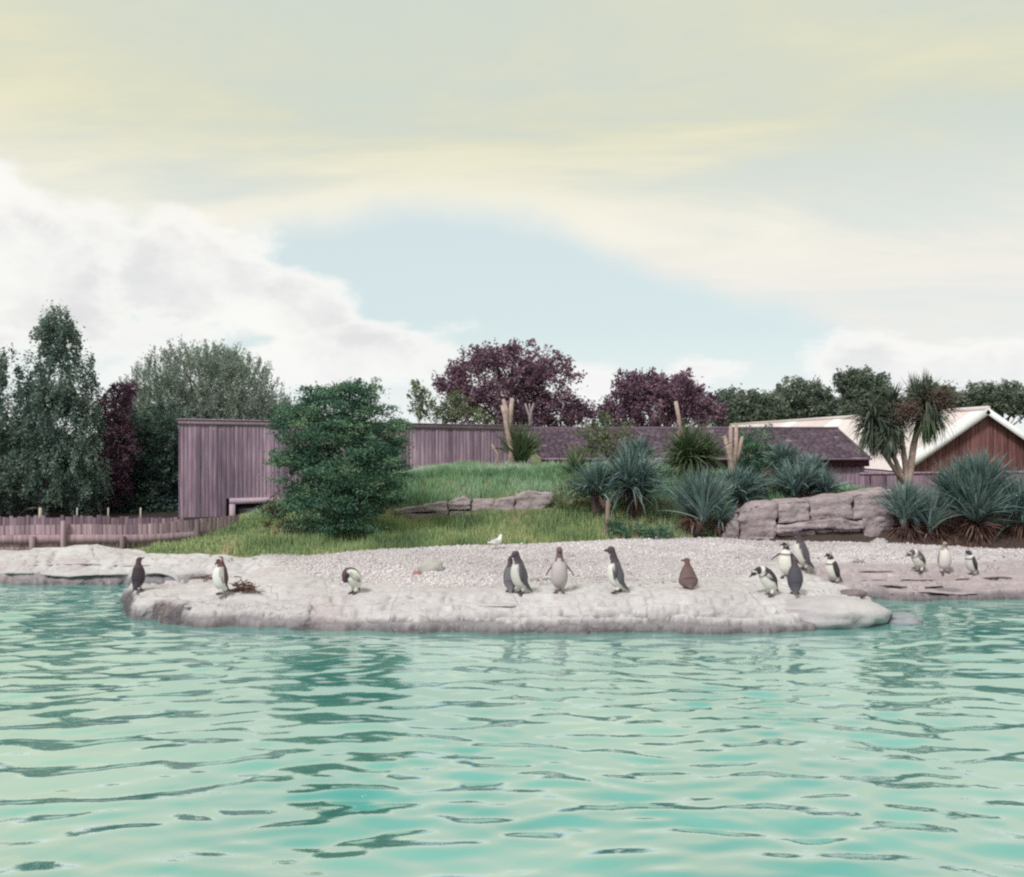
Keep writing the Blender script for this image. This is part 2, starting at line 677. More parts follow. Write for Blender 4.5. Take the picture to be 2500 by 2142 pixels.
# ------------------------------------------------------------------ shore: curves in plan
def wl(px, py, z=0.0):
    Y = (CAMZ - z) * FPX / (py - CY)
    return ((px - CX) / FPX * Y, Y)


# edge of the land at water level
land = [wl(*p) for p in [(318, 1504), (345, 1516), (395, 1512), (400, 1524), (488, 1534), (560, 1532), (700, 1537), (800, 1541), (900, 1540), (1040, 1545), (1250, 1546),
                         (1420, 1548), (1600, 1545), (1760, 1547), (1880, 1549), (1990, 1541), (2080, 1528), (2140, 1510), (2160, 1497),
                         (2130, 1482), (2085, 1470), (2140, 1466), (2230, 1468), (2320, 1465), (2440, 1466), (2600, 1462)]]
land += [(20, 14.5), (20, 24), (-20, 24), (-20, 16.4)]
land += [wl(*p) for p in [(-100, 1424), (80, 1427), (180, 1430), (300, 1428), (400, 1431), (500, 1433), (560, 1436), (500, 1444), (420, 1449), (330, 1455), (296, 1463)]]
land = np.array(land)


def signed(X, Y, poly):
    px, py = X.ravel(), Y.ravel()
    d = np.full(px.shape, 1e9)
    ins = np.zeros(px.shape, bool)
    n = len(poly)
    for i in range(n):
        a, b = poly[i], poly[(i + 1) % n]
        e = b - a
        t = np.clip(((px - a[0]) * e[0] + (py - a[1]) * e[1]) / (e @ e), 0, 1)
        d = np.minimum(d, (px - a[0] - t * e[0]) ** 2 + (py - a[1] - t * e[1]) ** 2)
        c = ((a[1] > py) != (b[1] > py)) & (px < (b[0] - a[0]) * (py - a[1]) / (b[1] - a[1] + 1e-12) + a[0])
        ins ^= c
    d = np.sqrt(d)
    return np.where(ins, d, -d).reshape(X.shape)


# front edge of the grass and of the pebbles, as Y over X
_g = np.array([wl(px, py, 0.42) for px, py in [(-300, 1338), (60, 1342), (480, 1347), (620, 1356), (750, 1359), (900, 1352), (1100, 1341), (1290, 1337), (1500, 1325), (1700, 1318), (1790, 1320), (2150, 1322), (2250, 1330), (2420, 1340), (2700, 1345)]])
_p = np.array([wl(px, py, 0.38) for px, py in [(600, 1352), (690, 1392), (830, 1428), (1000, 1438), (1200, 1444), (1400, 1430), (1650, 1426), (1800, 1410), (1890, 1388), (2000, 1370), (2250, 1374), (2420, 1367), (2600, 1360)]])


def Ygrass(X):
    return np.interp(X, _g[:, 0], _g[:, 1])


def Ypeb(X):
    return np.interp(X, _p[:, 0], _p[:, 1], left=99.0)


CRACKS = [([(575, 1462), (578, 1480), (600, 1497), (640, 1507), (690, 1508)], 0.07, 0.035),
          ([(870, 1496), (880, 1516), (876, 1532)], 0.06, 0.03),
          ([(1140, 1464), (1180, 1476), (1215, 1490), (1260, 1494)], 0.06, 0.03),
          ([(1255, 1470), (1330, 1464), (1400, 1462)], 0.05, 0.03),
          ([(1320, 1487), (1400, 1480), (1480, 1486)], 0.05, 0.03),
          ([(1560, 1490), (1640, 1487), (1700, 1482), (1780, 1464), (1850, 1470)], 0.06, 0.03),
          ([(820, 1476), (930, 1470), (1020, 1474), (1090, 1468)], 0.045, 0.03),
          ([(640, 1522), (700, 1518), (760, 1514), (820, 1517)], 0.07, 0.03),
          ([(900, 1518), (1000, 1510), (1100, 1512), (1180, 1517), (1250, 1519), (1330, 1514)], 0.07, 0.035),
          ([(1380, 1520), (1460, 1522), (1560, 1515), (1660, 1512), (1760, 1517), (1840, 1524)], 0.07, 0.035),
          ([(90, 1366), (180, 1372), (260, 1380), (330, 1378), (420, 1384), (500, 1380)], 0.06, 0.05),
          ([(60, 1398), (150, 1394), (250, 1398), (420, 1402)], 0.05, 0.05),
          ([(140, 1350), (120, 1368), (90, 1384)], 0.06, 0.05),
          ([(300, 1352), (360, 1362), (440, 1366)], 0.05, 0.05)]


def shore_z(X, Y):
    X = np.asarray(X, float)
    Y = np.asarray(Y, float)
    n1 = fbm(X * 0.9, Y * 0.9, 3, 4)
    d = signed(X, Y, land) + 0.13 * fbm(X * 1.6, Y * 1.6, 5, 4) + 0.07 * fbm(X * 5, Y * 5, 6, 4)
    tip = sstep(X, -3.6, -4.6) * sstep(Y, 15.2, 14.6)
    back = sstep(X, -3.0, -4.2) * sstep(Y, 15.0, 15.6)
    right = sstep(X, 4.3, 5.0) * sstep(Y, 13.9, 14.3)
    w = 0.34 + 0.10 * n1
    w = w * (1 - tip) + 0.06 * tip
    w = w * (1 - back) + 0.20 * back
    w = w * (1 - right) + 0.9 * right
    top = 0.34 + 0.02 * np.clip(Y - 13, 0, 4)
    top = top * (1 - tip) + 0.235 * tip
    top = top + back * (-0.035 + 0.05 * fbm(X * 0.8, Y * 0.8, 9, 3))
    z = 0.04 + top * (1 - np.exp(-np.clip(d, 0, None) / w))
    # the dome at the back left, the hump under the standing group
    cx, cy = wl(190, 1352, 0.40)
    z += 0.13 * np.exp(-((X - cx) / 0.62) ** 2 - ((Y - cy - 0.1) / 0.42) ** 2)
    cx, cy = wl(1950, 1415, 0.36)
    z += 0.085 * np.exp(-((X - cx) / 0.42) ** 2 - ((Y - cy) / 0.55) ** 2)
    # surface relief
    dd = np.clip(d / 0.25, 0, 1)
    peb = sstep(Y, Ypeb(X) - 0.25, Ypeb(X) + 0.25)
    flat = 1 - peb
    z += flat * dd * sstep(d, 1.4, 0.3) * (-0.05) * np.exp(-(fbm(X * 2.1, Y * 2.1, 25, 3) / 0.05) ** 2) * (1 - right)
    z += dd * (0.022 * n1 + 0.016 * fbm(X * 3.1, Y * 3.1, 21, 4) * (0.4 + 0.6 * flat))
    # long low shelves and cracks
    q = fbm(X * 0.55 + 0.25 * fbm(X * 2, Y * 2, 40, 3), Y * 1.5, 31, 3)
    z -= flat * dd * 0.035 * np.exp(-(q / 0.022) ** 2)
    q = fbm(X * 0.8 + 9, Y * 0.9 + 4, 37, 4)
    z -= flat * dd * 0.035 * np.exp(-(q / 0.018) ** 2)
    z += flat * dd * 0.02 * np.sign(fbm(X * 0.6, Y * 2.1, 51, 3))
    # broken shelves down the front face
    tz = z + 0.05 * fbm(X * 1.4, Y * 2.2, 63, 4)
    st = 0.085
    fr = tz / st - np.floor(tz / st)
    terr = (np.floor(tz / st) + sstep(fr, 0.75, 1.0)) * st + z - tz - 0.03 * np.exp(-((fr - 0.70) / 0.07) ** 2)
    kf = 0.7 * sstep(d, 1.1, 0.5) * (1 - right) * (1 - 0.6 * back)
    z = z * (1 - kf) + terr * kf
    z += sstep(d, 0.0, 0.12) * flat * 0.012 * fbm(X * 9, Y * 9, 65, 3)
    # named cracks and the undercut along the front
    for pl, dep, wd in CRACKS:
        q = np.array([wl(a, b, float(np.interp(b, [1340, 1440, 1470, 1490, 1515, 1540], [0.42, 0.36, 0.33, 0.24, 0.10, 0.0]))) for a, b in pl])
        x0, x1, y0, y1 = q[:, 0].min() - 0.3, q[:, 0].max() + 0.3, q[:, 1].min() - 0.4, q[:, 1].max() + 0.4
        m = (X > x0) & (X < x1) & (Y > y0) & (Y < y1)
        if not m.any():
            continue
        xx, yy = X[m], Y[m] + 0.03 * fbm(X[m] * 6, Y[m] * 6, 301, 2)
        dd2 = np.full(xx.shape, 9.0)
        for a, b in zip(q[:-1], q[1:]):
            e = b - a
            t = np.clip(((xx - a[0]) * e[0] + (yy - a[1]) * e[1]) / (e @ e), 0, 1)
            dd2 = np.minimum(dd2, (xx - a[0] - t * e[0]) ** 2 + (0.6 * (yy - a[1] - t * e[1])) ** 2)
        z[m] -= dep * np.exp(-dd2 / wd ** 2)
    # layered slab at the right
    tz = z + 0.02 * fbm(X * 1.1, Y * 4.0, 61, 4)
    st = 0.068
    fr = tz / st - np.floor(tz / st)
    terr = (np.floor(tz / st) + sstep(fr, 0.88, 1.0)) * st - 0.03 * np.exp(-((fr - 0.84) / 0.06) ** 2)
    z = z * (1 - right) + (terr + 0.006 * fbm(X * 2, Y * 9, 71, 3)) * right
    z = np.where(d < 0, np.maximum(-0.9, d * 2.2 - 0.02 + 0.03), z)
    # slip under the grass
    z = z - np.clip(Y - Ygrass(X) - 0.15, 0, 3) * 0.6
    return z, d


def build_shore():
    xs = np.concatenate([np.arange(-13, -9.3, 0.12), np.arange(-9.3, 9.6, 0.027), np.arange(9.6, 14, 0.12)])
    ys = np.arange(11.75, 20.4, 0.03)
    X, Y = np.meshgrid(xs, ys)
    Z, D = shore_z(X, Y)
    ny, nx = X.shape
    V = np.stack([X.ravel(), Y.ravel(), Z.ravel()], 1)
    i = np.arange(ny * nx).reshape(ny, nx)
    F = np.stack([i[:-1, :-1].ravel(), i[:-1, 1:].ravel(), i[1:, 1:].ravel(), i[1:, :-1].ravel()], 1)
    # colours of the rock: pale render, wet foot with painted shade at back left, pebble bed
    rock = np.array([0.56, 0.538, 0.555])
    lil = np.array([0.46, 0.42, 0.445])
    wet_shade_col = np.array([0.17, 0.15, 0.175])
    bed = np.array([0.52, 0.49, 0.505])
    z = Z.ravel()
    x = X.ravel()
    y = Y.ravel()
    k = sstep(fbm(x * 0.7, y * 0.9, 81, 4), -0.25, 0.5)[:, None]
    c = rock * (1 - k * 0.35) + lil * k * 0.35
    right = (sstep(x, 4.3, 5.0) * sstep(y, 13.9, 14.3))[:, None]
    c = c * (1 - right * 0.8) + np.array([0.40, 0.335, 0.36]) * right * 0.8
    pb = sstep(y, Ypeb(x) - 0.2, Ypeb(x) + 0.3)[:, None]
    c = c * (1 - pb) + bed * pb
    wet_shade_line = 0.125 + 0.05 * sstep(x, -3.0, -4.2) * sstep(y, 15.0, 15.6) + 0.06 * fbm(x * 2.2, y * 2.2, 91, 4)  # wet foot; raised at back left to paint shade on that rock face
    wet = sstep(z, wet_shade_line + 0.02, wet_shade_line - 0.02)
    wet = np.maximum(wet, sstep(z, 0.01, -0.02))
    # dark weed stain on the broken left tip of the ledge
    tx0, _ = wl(396, 1500)
    tx1, _ = wl(490, 1500)
    tx2, _ = wl(320, 1500)
    stn = 1.0 * (sstep(x, tx0 - 0.03, tx0 + 0.02) * sstep(x, tx1 + 0.05, tx1 - 0.05) + sstep(x, tx2 + 0.12, tx2)) * sstep(z, 0.265, 0.225) * sstep(y, 14.4, 14.0)
    algae = np.array([0.055, 0.045, 0.06])
    c = c * (1 - wet[:, None] * 0.8) + wet_shade_col * wet[:, None] * 0.8
    c = c * (1 - stn[:, None] * 0.9) + algae * stn[:, None] * 0.9
    tide = sstep(z, 0.075, 0.045)[:, None] * 0.75
    c = c * (1 - tide) + np.array([0.085, 0.08, 0.085]) * tide
    # grit and lichen freckles
    gr = sstep(fbm(x * 14, y * 7, 99, 2), 0.30, 0.5)[:, None] * 0.35 * (1 - pb)
    c = c * (1 - gr * 0.6) + np.array([0.30, 0.27, 0.28]) * gr * 0.6
    # droppings
    dr = sstep(fbm(x * 6, y * 3, 97, 3), 0.42, 0.55)[:, None] * 0.45 * sstep(z, 0.15, 0.25)[:, None] * (1 - pb)
    c = c * (1 - dr) + np.array([0.66, 0.65, 0.66]) * dr
    # a few reddish and greenish mineral stains
    q = sstep(fbm(x * 1.3, y * 1.3, 95, 3), 0.28, 0.6)[:, None] * 0.3 * (1 - pb)
    c = c * (1 - q) + np.array([0.40, 0.31, 0.31]) * q
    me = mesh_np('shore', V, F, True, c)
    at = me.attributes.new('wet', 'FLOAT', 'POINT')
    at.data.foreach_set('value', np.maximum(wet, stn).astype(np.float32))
    o = obj('shore_ground', me, MAT['shore'])
    tag(o, kind='structure')
    return xs, ys, Z, o


SX, SY, SZ, SHORE = build_shore()


def sz_at(x, y):
    x = np.asarray(x, float)
    y = np.asarray(y, float)
    ix = np.clip(np.searchsorted(SX, x) - 1, 0, len(SX) - 2)
    iy = np.clip(np.searchsorted(SY, y) - 1, 0, len(SY) - 2)
    tx = (x - SX[ix]) / (SX[ix + 1] - SX[ix])
    ty = (y - SY[iy]) / (SY[iy + 1] - SY[iy])
    return (SZ[iy, ix] * (1 - tx) + SZ[iy, ix + 1] * tx) * (1 - ty) + (SZ[iy + 1, ix] * (1 - tx) + SZ[iy + 1, ix + 1] * tx) * ty


def on_shore(px, py):
    """where the shore shows in the photograph at that place"""
    Yv = np.arange(11.8, 20.2, 0.01)
    Xv = (px - CX) / FPX * Yv
    Zv = CAMZ - (py - CY) / FPX * Yv
    s = sz_at(Xv, Yv)
    k = np.argmax(Zv <= s)
    return Vector((Xv[k], Yv[k], float(s[k])))


def rock_lip(pts, lift, drop, protrude, seed, col=(0.505, 0.488, 0.508), stain=None):
    """an overhanging brow of the shore rock along photo places pts; it stands proud of the slope below it"""
    q = np.array(pts, float)
    m0 = 14
    pxs = np.linspace(q[0, 0], q[-1, 0], m0)
    hit = [on_shore(a, float(np.interp(a, q[:, 0], q[:, 1]))) for a in pxs]
    hx, hy = np.array([h.x for h in hit]), np.array([h.y for h in hit])
    n = max(10, int(abs(hx[-1] - hx[0]) / 0.04))
    x = np.linspace(hx[0], hx[-1], n)
    s = np.linspace(0, 1, n)
    wob = 0.045 * fbm(x * 1.5, x * 0 + seed, seed, 3) + 0.008 * fbm(x * 8, x * 0 + seed, seed + 2, 2)
    yb = np.polyval(np.polyfit(hx, hy, 2), x) + wob
    tp = np.clip(np.minimum(s, 1 - s) * (x[-1] - x[0]) / 0.35, 0, 1)
    tp = tp * tp * (3 - 2 * tp) * np.clip(0.85 + 0.6 * fbm(x * 1.1, x * 0 + 3, seed + 7, 2), 0.4, 1.15)
    y0 = yb - protrude * tp + 0.10 * (1 - tp)
    zs = sz_at(x, yb)
    kk = min(len(zs) // 2, 9)
    zs = np.convolve(np.pad(zs, kk, 'edge'), np.ones(2 * kk + 1) / (2 * kk + 1), 'valid')
    zl = zs + lift * tp - 0.03 * (1 - tp)
    zb = zl - drop * (0.9 + 0.25 * fbm(x * 2, x * 0, seed + 6, 2))
    rows = [(yb + 0.10, zb - 0.03), (y0 + protrude * 0.5, zb), (y0 + 0.012, zb + 0.004), (y0 - 0.004, (zl + zb) / 2), (y0 + 0.018, zl - 0.008), (y0 + 0.06, zl + 0.004)]
    for dy in (0.14, 0.26, 0.40):
        yy = yb + dy
        k = dy / 0.40
        rows.append((yy, np.maximum(zl * (1 - k) + (sz_at(x, yy) - 0.025) * k, sz_at(x, yy) - 0.025) + 0.006 * (1 - k)))
    m = len(rows)
    V = np.stack([np.stack([x, a + 0.005 * fbm(x * 14, x * 0 + k, seed + 20 + k, 2), b + 0.005 * fbm(x * 12, x * 0 + k, seed + 40 + k, 2)], 1) for k, (a, b) in enumerate(rows)], 0).reshape(-1, 3)
    i = np.arange(m * n).reshape(m, n)
    F = np.stack([i[:-1, :-1].ravel(), i[:-1, 1:].ravel(), i[1:, 1:].ravel(), i[1:, :-1].ravel()], 1)
    C = np.tile(col, (len(V), 1)) * (1 + 0.10 * fbm(V[:, 0] * 3, V[:, 1] * 3, seed, 4))[:, None]
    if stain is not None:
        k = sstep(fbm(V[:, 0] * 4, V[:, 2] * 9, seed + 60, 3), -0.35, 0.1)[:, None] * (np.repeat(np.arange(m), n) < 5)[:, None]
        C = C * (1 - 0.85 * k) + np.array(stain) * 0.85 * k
    me = mesh_np('ledge_stone', V, F, True, C)
    at = me.attributes.new('wet', 'FLOAT', 'POINT')
    at.data.foreach_set('value', np.zeros(len(V), np.float32))
    obj('ledge_stone', me, MAT['shore'], SHORE)


LIL = (0.40, 0.335, 0.36)
rock_lip([(1110, 1474), (1200, 1482), (1300, 1480)], 0.012, 0.02, 0.03, 461)
rock_lip([(820, 1478), (930, 1472), (1060, 1476)], 0.012, 0.02, 0.03, 475)
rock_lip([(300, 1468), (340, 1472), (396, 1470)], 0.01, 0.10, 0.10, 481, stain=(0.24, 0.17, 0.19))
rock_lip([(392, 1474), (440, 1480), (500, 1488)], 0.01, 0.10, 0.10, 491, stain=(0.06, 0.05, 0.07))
rock_lip([(-60, 1402), (80, 1400), (200, 1403), (340, 1401)], 0.02, 0.05, 0.14, 501)
rock_lip([(310, 1402), (400, 1405), (470, 1408), (540, 1414)], 0.02, 0.05, 0.12, 511)
rock_lip([(50, 1380), (160, 1374), (280, 1382), (420, 1384)], 0.025, 0.025, 0.06, 515)
rock_lip([(2125, 1434), (2180, 1432), (2230, 1431), (2330, 1434)], 0.05, 0.03, 0.10, 521, LIL)
rock_lip([(2290, 1437), (2380, 1435), (2480, 1438), (2600, 1436)], 0.05, 0.03, 0.10, 531, LIL)
rock_lip([(2140, 1451), (2220, 1449), (2300, 1453), (2420, 1452)], 0.04, 0.025, 0.09, 541, LIL)
rock_lip([(2060, 1417), (2170, 1414), (2290, 1416), (2430, 1413), (2560, 1416)], 0.05, 0.03, 0.10, 551, LIL)
rock_lip([(2070, 1397), (2150, 1394), (2215, 1396)], 0.035, 0.02, 0.06, 561, LIL)
rock_lip([(2060, 1384), (2150, 1382), (2230, 1385)], 0.03, 0.02, 0.06, 571, LIL)

# ------------------------------------------------------------------ ground behind the shore
CTRL = []          # control points of the ground (x, y, z)


def ctrl(px, py, Y, dz=0.0):
    p = P(px, py, Y)
    CTRL.append((p.x, p.y, p.z + dz))
    return p


for px in (-200, 100, 300):
    for Yq, zq in ((17.6, 0.36), (19.5, 0.25), (24, 0.15), (30, 0.2)):
        CTRL.append(((px - CX) / FPX * Yq, Yq, zq))
for a in [(480, 1345, 17.2), (560, 1318, 18.3), (640, 1276, 19.6), (690, 1250, 21.0), (620, 1272, 24.5), (520, 1278, 24),
          (700, 1340, 17.2), (800, 1325, 18.2), (820, 1250, 20.5), (900, 1340, 17.4), (930, 1285, 19.5), (900, 1175, 23.0),
          (1000, 1325, 18.4), (1100, 1310, 18.8), (1050, 1290, 20.0), (1200, 1268, 20.1), (1000, 1240, 20.9), (1150, 1215, 20.9), (1300, 1205, 20.9),
          (1000, 1160, 24), (1200, 1148, 24), (1400, 1145, 24), (1000, 1150, 27.5), (1300, 1150, 29), (1330, 1265, 20.0),
          (1400, 1295, 19.3), (1420, 1200, 21.5), (1600, 1295, 19.4), (1700, 1300, 19.4), (1560, 1215, 21), (1700, 1160, 23), (1800, 1190, 22),
          (1900, 1235, 19.8), (2000, 1222, 19.8), (2100, 1212, 19.9), (1950, 1200, 21.5), (2080, 1200, 23),
          (2200, 1315, 18.7), (2320, 1318, 18.4), (2450, 1318, 18.2), (2250, 1240, 21), (2400, 1230, 21), (2600, 1250, 21)]:
    ctrl(*a)
for x_, y_, z_ in [(-20, 22, 0.2), (-20, 32, 0.25), (-8, 36, 0.4), (0, 36, 1.0), (8, 36, 0.7), (16, 30, 0.4), (18, 22, 0.5), (18, 36, 0.3), (-10, 28, 0.2)]:
    CTRL.append((x_, y_, z_))


def tps(ctrlpts):
    A = np.array(ctrlpts)
    n = len(A)
    d2 = ((A[:, None, :2] - A[None, :, :2]) ** 2).sum(2)
    K = 0.5 * d2 * np.log(d2 + 1e-9)
    K += np.eye(n) * 0.4
    Pm = np.concatenate([np.ones((n, 1)), A[:, :2]], 1)
    M = np.zeros((n + 3, n + 3))
    M[:n, :n] = K
    M[:n, n:] = Pm
    M[n:, :n] = Pm.T
    w = np.linalg.solve(M, np.concatenate([A[:, 2], np.zeros(3)]))

    def f(X, Y):
        X = np.asarray(X, float)
        Y = np.asarray(Y, float)
        s = np.zeros(X.shape)
        for i in range(n):
            r2 = (X - A[i, 0]) ** 2 + (Y - A[i, 1]) ** 2
            s += w[i] * 0.5 * r2 * np.log(r2 + 1e-9)
        return s + w[n] + w[n + 1] * X + w[n + 2] * Y
    return f


_tps = tps(CTRL)


def ground_z(X, Y):
    X = np.asarray(X, float)
    Y = np.asarray(Y, float)
    Xc = np.clip(X, -19, 18)
    Yc = np.clip(Y, 16, 35)
    z = _tps(Xc, Yc)
    far = np.maximum(sstep(np.abs(X), 17, 26), sstep(Y, 33, 45))
    z = z * (1 - far) + 0.35 * far
    yg = Ygrass(X)
    z = np.where(Y > yg, np.maximum(z, 0.30), z)
    k = np.clip((Y - yg) / 0.5, 0, 1)
    edge = 0.40 + 0.9 * (Y - yg)
    z = np.where(Y < yg + 0.6, np.minimum(z, edge), z)
    z = np.where(Y < yg, np.maximum(edge, -1.3), z)
    z = np.where(Y < -34, 0.4, z)
    z = z + sstep(Y, yg, yg + 1) * 0.03 * fbm(X * 1.5, Y * 1.5, 101, 4)
    return z


def build_ground():
    def axis(lo, hi, a, b, step, k):
        f = list(np.arange(a, b + 1e-6, step))
        v = a
        s = step
        left = []
        while v > lo:
            s *= k
            v -= s
            left.append(v)
        v = b
        s = step
        right = []
        while v < hi:
            s *= k
            v += s
            right.append(v)
        return np.array(left[::-1] + f + right)
    xs = axis(-900, 900, -14, 14, 0.14, 1.25)
    ys = axis(-120, 1500, 15.5, 33, 0.14, 1.22)
    X, Y = np.meshgrid(xs, ys)
    Z = ground_z(X, Y)
    ny, nx = X.shape
    V = np.stack([X.ravel(), Y.ravel(), Z.ravel()], 1)
    i = np.arange(ny * nx).reshape(ny, nx)
    F = np.stack([i[:-1, :-1].ravel(), i[:-1, 1:].ravel(), i[1:, 1:].ravel(), i[1:, :-1].ravel()], 1)
    x, y = X.ravel(), Y.ravel()
    k = sstep(fbm(x * 0.8, y * 0.8, 111, 4), -0.4, 0.5)[:, None]
    c = np.array([0.10, 0.14, 0.065]) * (1 - k) + np.array([0.19, 0.19, 0.10]) * k
    dark_ground = (sstep(x, -5.5, -6.5) * sstep(y, 20, 21.5))[:, None]  # ground colour darkened behind the left-hand fences
    c = c * (1 - dark_ground) + np.array([0.035, 0.03, 0.026]) * dark_ground
    soil = (sstep(x, 1.8, 3.0) * sstep(y, 32, 28))[:, None]
    c = c * (1 - soil) + np.array([0.07, 0.05, 0.045]) * soil
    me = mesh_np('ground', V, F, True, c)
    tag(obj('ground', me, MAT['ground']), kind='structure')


build_ground()


# ------------------------------------------------------------------ water
def build_water():
    xs = np.concatenate([[-60, -40, -25, -16], np.arange(-11, 11.01, 0.045), [16, 25, 40, 60]])
    ys = np.concatenate([[-33, -20, -10, -3], np.arange(1.0, 17.3, 0.034), [18.5]])
    X, Y = np.meshgrid(xs, ys)
    r = np.random.default_rng(4)
    Z = np.zeros_like(X)
    wx = X + 0.25 * fbm(X * 0.5, Y * 0.5, 121, 3)
    wy = Y + 0.25 * fbm(X * 0.5, Y * 0.5, 131, 3)
    for i in range(90):
        lam = 0.15 * (0.72 / 0.15) ** r.random()
        th = math.pi / 2 + r.normal(0, 0.36)
        k = 2 * math.pi / lam
        amp = 0.0165 * lam / (2 * math.pi)
        Z += amp * np.sin(k * (math.cos(th) * wx + math.sin(th) * wy) + r.random() * 6.28)
    gust = 0.7 + 0.6 * sstep(fbm(X * 0.22, Y * 0.3, 141, 3), -0.4, 0.4)
    near = 0.45 + 0.55 * sstep(-signed(X, Y, land), 0.0, 1.6)
    Z *= gust * near
    Z += 2.0 * Z * np.abs(Z)
    inside = (np.abs(X) <= 11.01) & (Y >= 1.0) & (Y <= 17.3)
    Z = np.where(inside, Z, 0)
    ny, nx = X.shape
    # crests lean towards the viewer's bank: short steep fronts, long backs
    V = np.stack([X.ravel(), (Y - 1.4 * Z).ravel(), Z.ravel()], 1)
    i = np.arange(ny * nx).reshape(ny, nx)
    F = np.stack([i[:-1, :-1].ravel(), i[:-1, 1:].ravel(), i[1:, 1:].ravel(), i[1:, :-1].ravel()], 1)
    tag(obj('water', mesh_np('water', V, F, True), MAT['water']), kind='structure')


build_water()

# ------------------------------------------------------------------ buildings and fences
def unit_box():
    mb = MB()
    mb.box(-0.5, 0.5, -0.5, 0.5, 0, 1)
    return mb.mesh('board')


_board_meshes = {}


def board(name, mat, parent, x0, x1, y, z0, z1, t=0.025, rot=0.0, tilt=0.0):
    """one board: a bevel-edged box, mesh data shared per material"""
    if mat.name not in _board_meshes:
        me = unit_box()
        me.materials.append(mat)
        _board_meshes[mat.name] = me
    o = bpy.data.objects.new(name, _board_meshes[mat.name])
    COL.objects.link(o)
    o.parent = parent
    o.location = ((x0 + x1) / 2, y, z0)
    o.scale = (abs(x1 - x0), t, z1 - z0)
    o.rotation_euler = (0, tilt, rot)
    return o


def part_box(name, mat, parent, x0, x1, y0, y1, z0, z1):
    mb = MB()
    mb.box(x0, x1, y0, y1, z0, z1)
    return obj(name, mb.mesh(name), mat, parent)


def timber_building():
    A = P(440, 1268, 26)
    B = P(1296, 1150, 29.0)
    dx, dy = B.x - A.x, B.y - A.y
    Lw = math.hypot(dx, dy)
    rz = math.atan2(dy, dx)
    zt = CAMZ + 46 / FPX * 26
    fall = (zt - (CAMZ + 30 / FPX * 29.0)) / Lw          # the roof edge falls a little to the right
    root = empty('timber_building', (A.x, A.y, 0.0), rz)
    tag(root, 'long flat-topped building clad in weathered purple-grey vertical boards behind the big bush', 'building')
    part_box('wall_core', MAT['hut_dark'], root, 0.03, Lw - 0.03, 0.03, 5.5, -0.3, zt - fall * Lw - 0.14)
    r = random.Random(3)
    x = 0.0
    # window opening in local x
    wx0 = (P(562, 1218, 26.4).x - A.x) / math.cos(rz)
    wx1 = wx0 + 1.75
    wz1 = 0.80
    wz0 = 0.12
    while x < Lw - 0.02:
        w = r.uniform(0.095, 0.125)
        x1 = min(x + w, Lw)
        t = 0.022 + r.random() * 0.02
        if x1 > wx0 and x < wx1:
            board('plank', MAT['timber'], root, x, x1 - 0.009, -t / 2, wz1, zt - fall * x - 0.11 - r.random() * 0.004, t)
        else:
            board('plank', MAT['timber'], root, x, x1 - 0.009, -t / 2, 0.05 - r.random() * 0.05, zt - fall * x - 0.11 - r.random() * 0.004, t)
        x = x1
    # left return wall
    yy = 0.0
    while yy < 5.4:
        w = r.uniform(0.13, 0.18)
        o = board('plank', MAT['timber'], root, -0.02 - w / 2, -0.02 + w / 2 - 0.009, yy + w / 2 + 0.02, 0.0, zt - 0.13, 0.03, R(90))
        yy += w
    def sloped(name, mat, parent, x0, x1, y0, y1, za, zb):
        o = part_box(name, mat, parent, x0, x1, y0, y1, za, zb)
        for v in o.data.vertices:
            v.co.z -= fall * v.co.x
        return o
    cap = sloped('roof_edge', MAT['timber_trim'], root, -0.06, Lw + 0.04, -0.075, 5.6, zt - 0.12, zt)
    sloped('flashing', MAT['timber'], cap, -0.09, Lw + 0.06, -0.105, 5.65, zt + 0.003, zt + 0.03)
    win = empty('window', (0, 0, 0))
    win.parent = root
    part_box('frame', MAT['timber_trim'], win, wx0 - 0.02, wx1, -0.07, 0.02, wz1 - 0.16, wz1 + 0.002)
    part_box('frame', MAT['timber_trim'], win, wx0 - 0.02, wx0 + 0.14, -0.068, 0.02, wz0 - 0.2, wz1 - 0.162)
    part_box('frame', MAT['timber_trim'], win, wx1 - 0.14, wx1, -0.068, 0.02, wz0 - 0.2, wz1 - 0.162)
    part_box('glass', MAT['glass'], win, wx0 + 0.14, wx1 - 0.14, 0.012, 0.02, wz0 - 0.2, wz1 - 0.162)


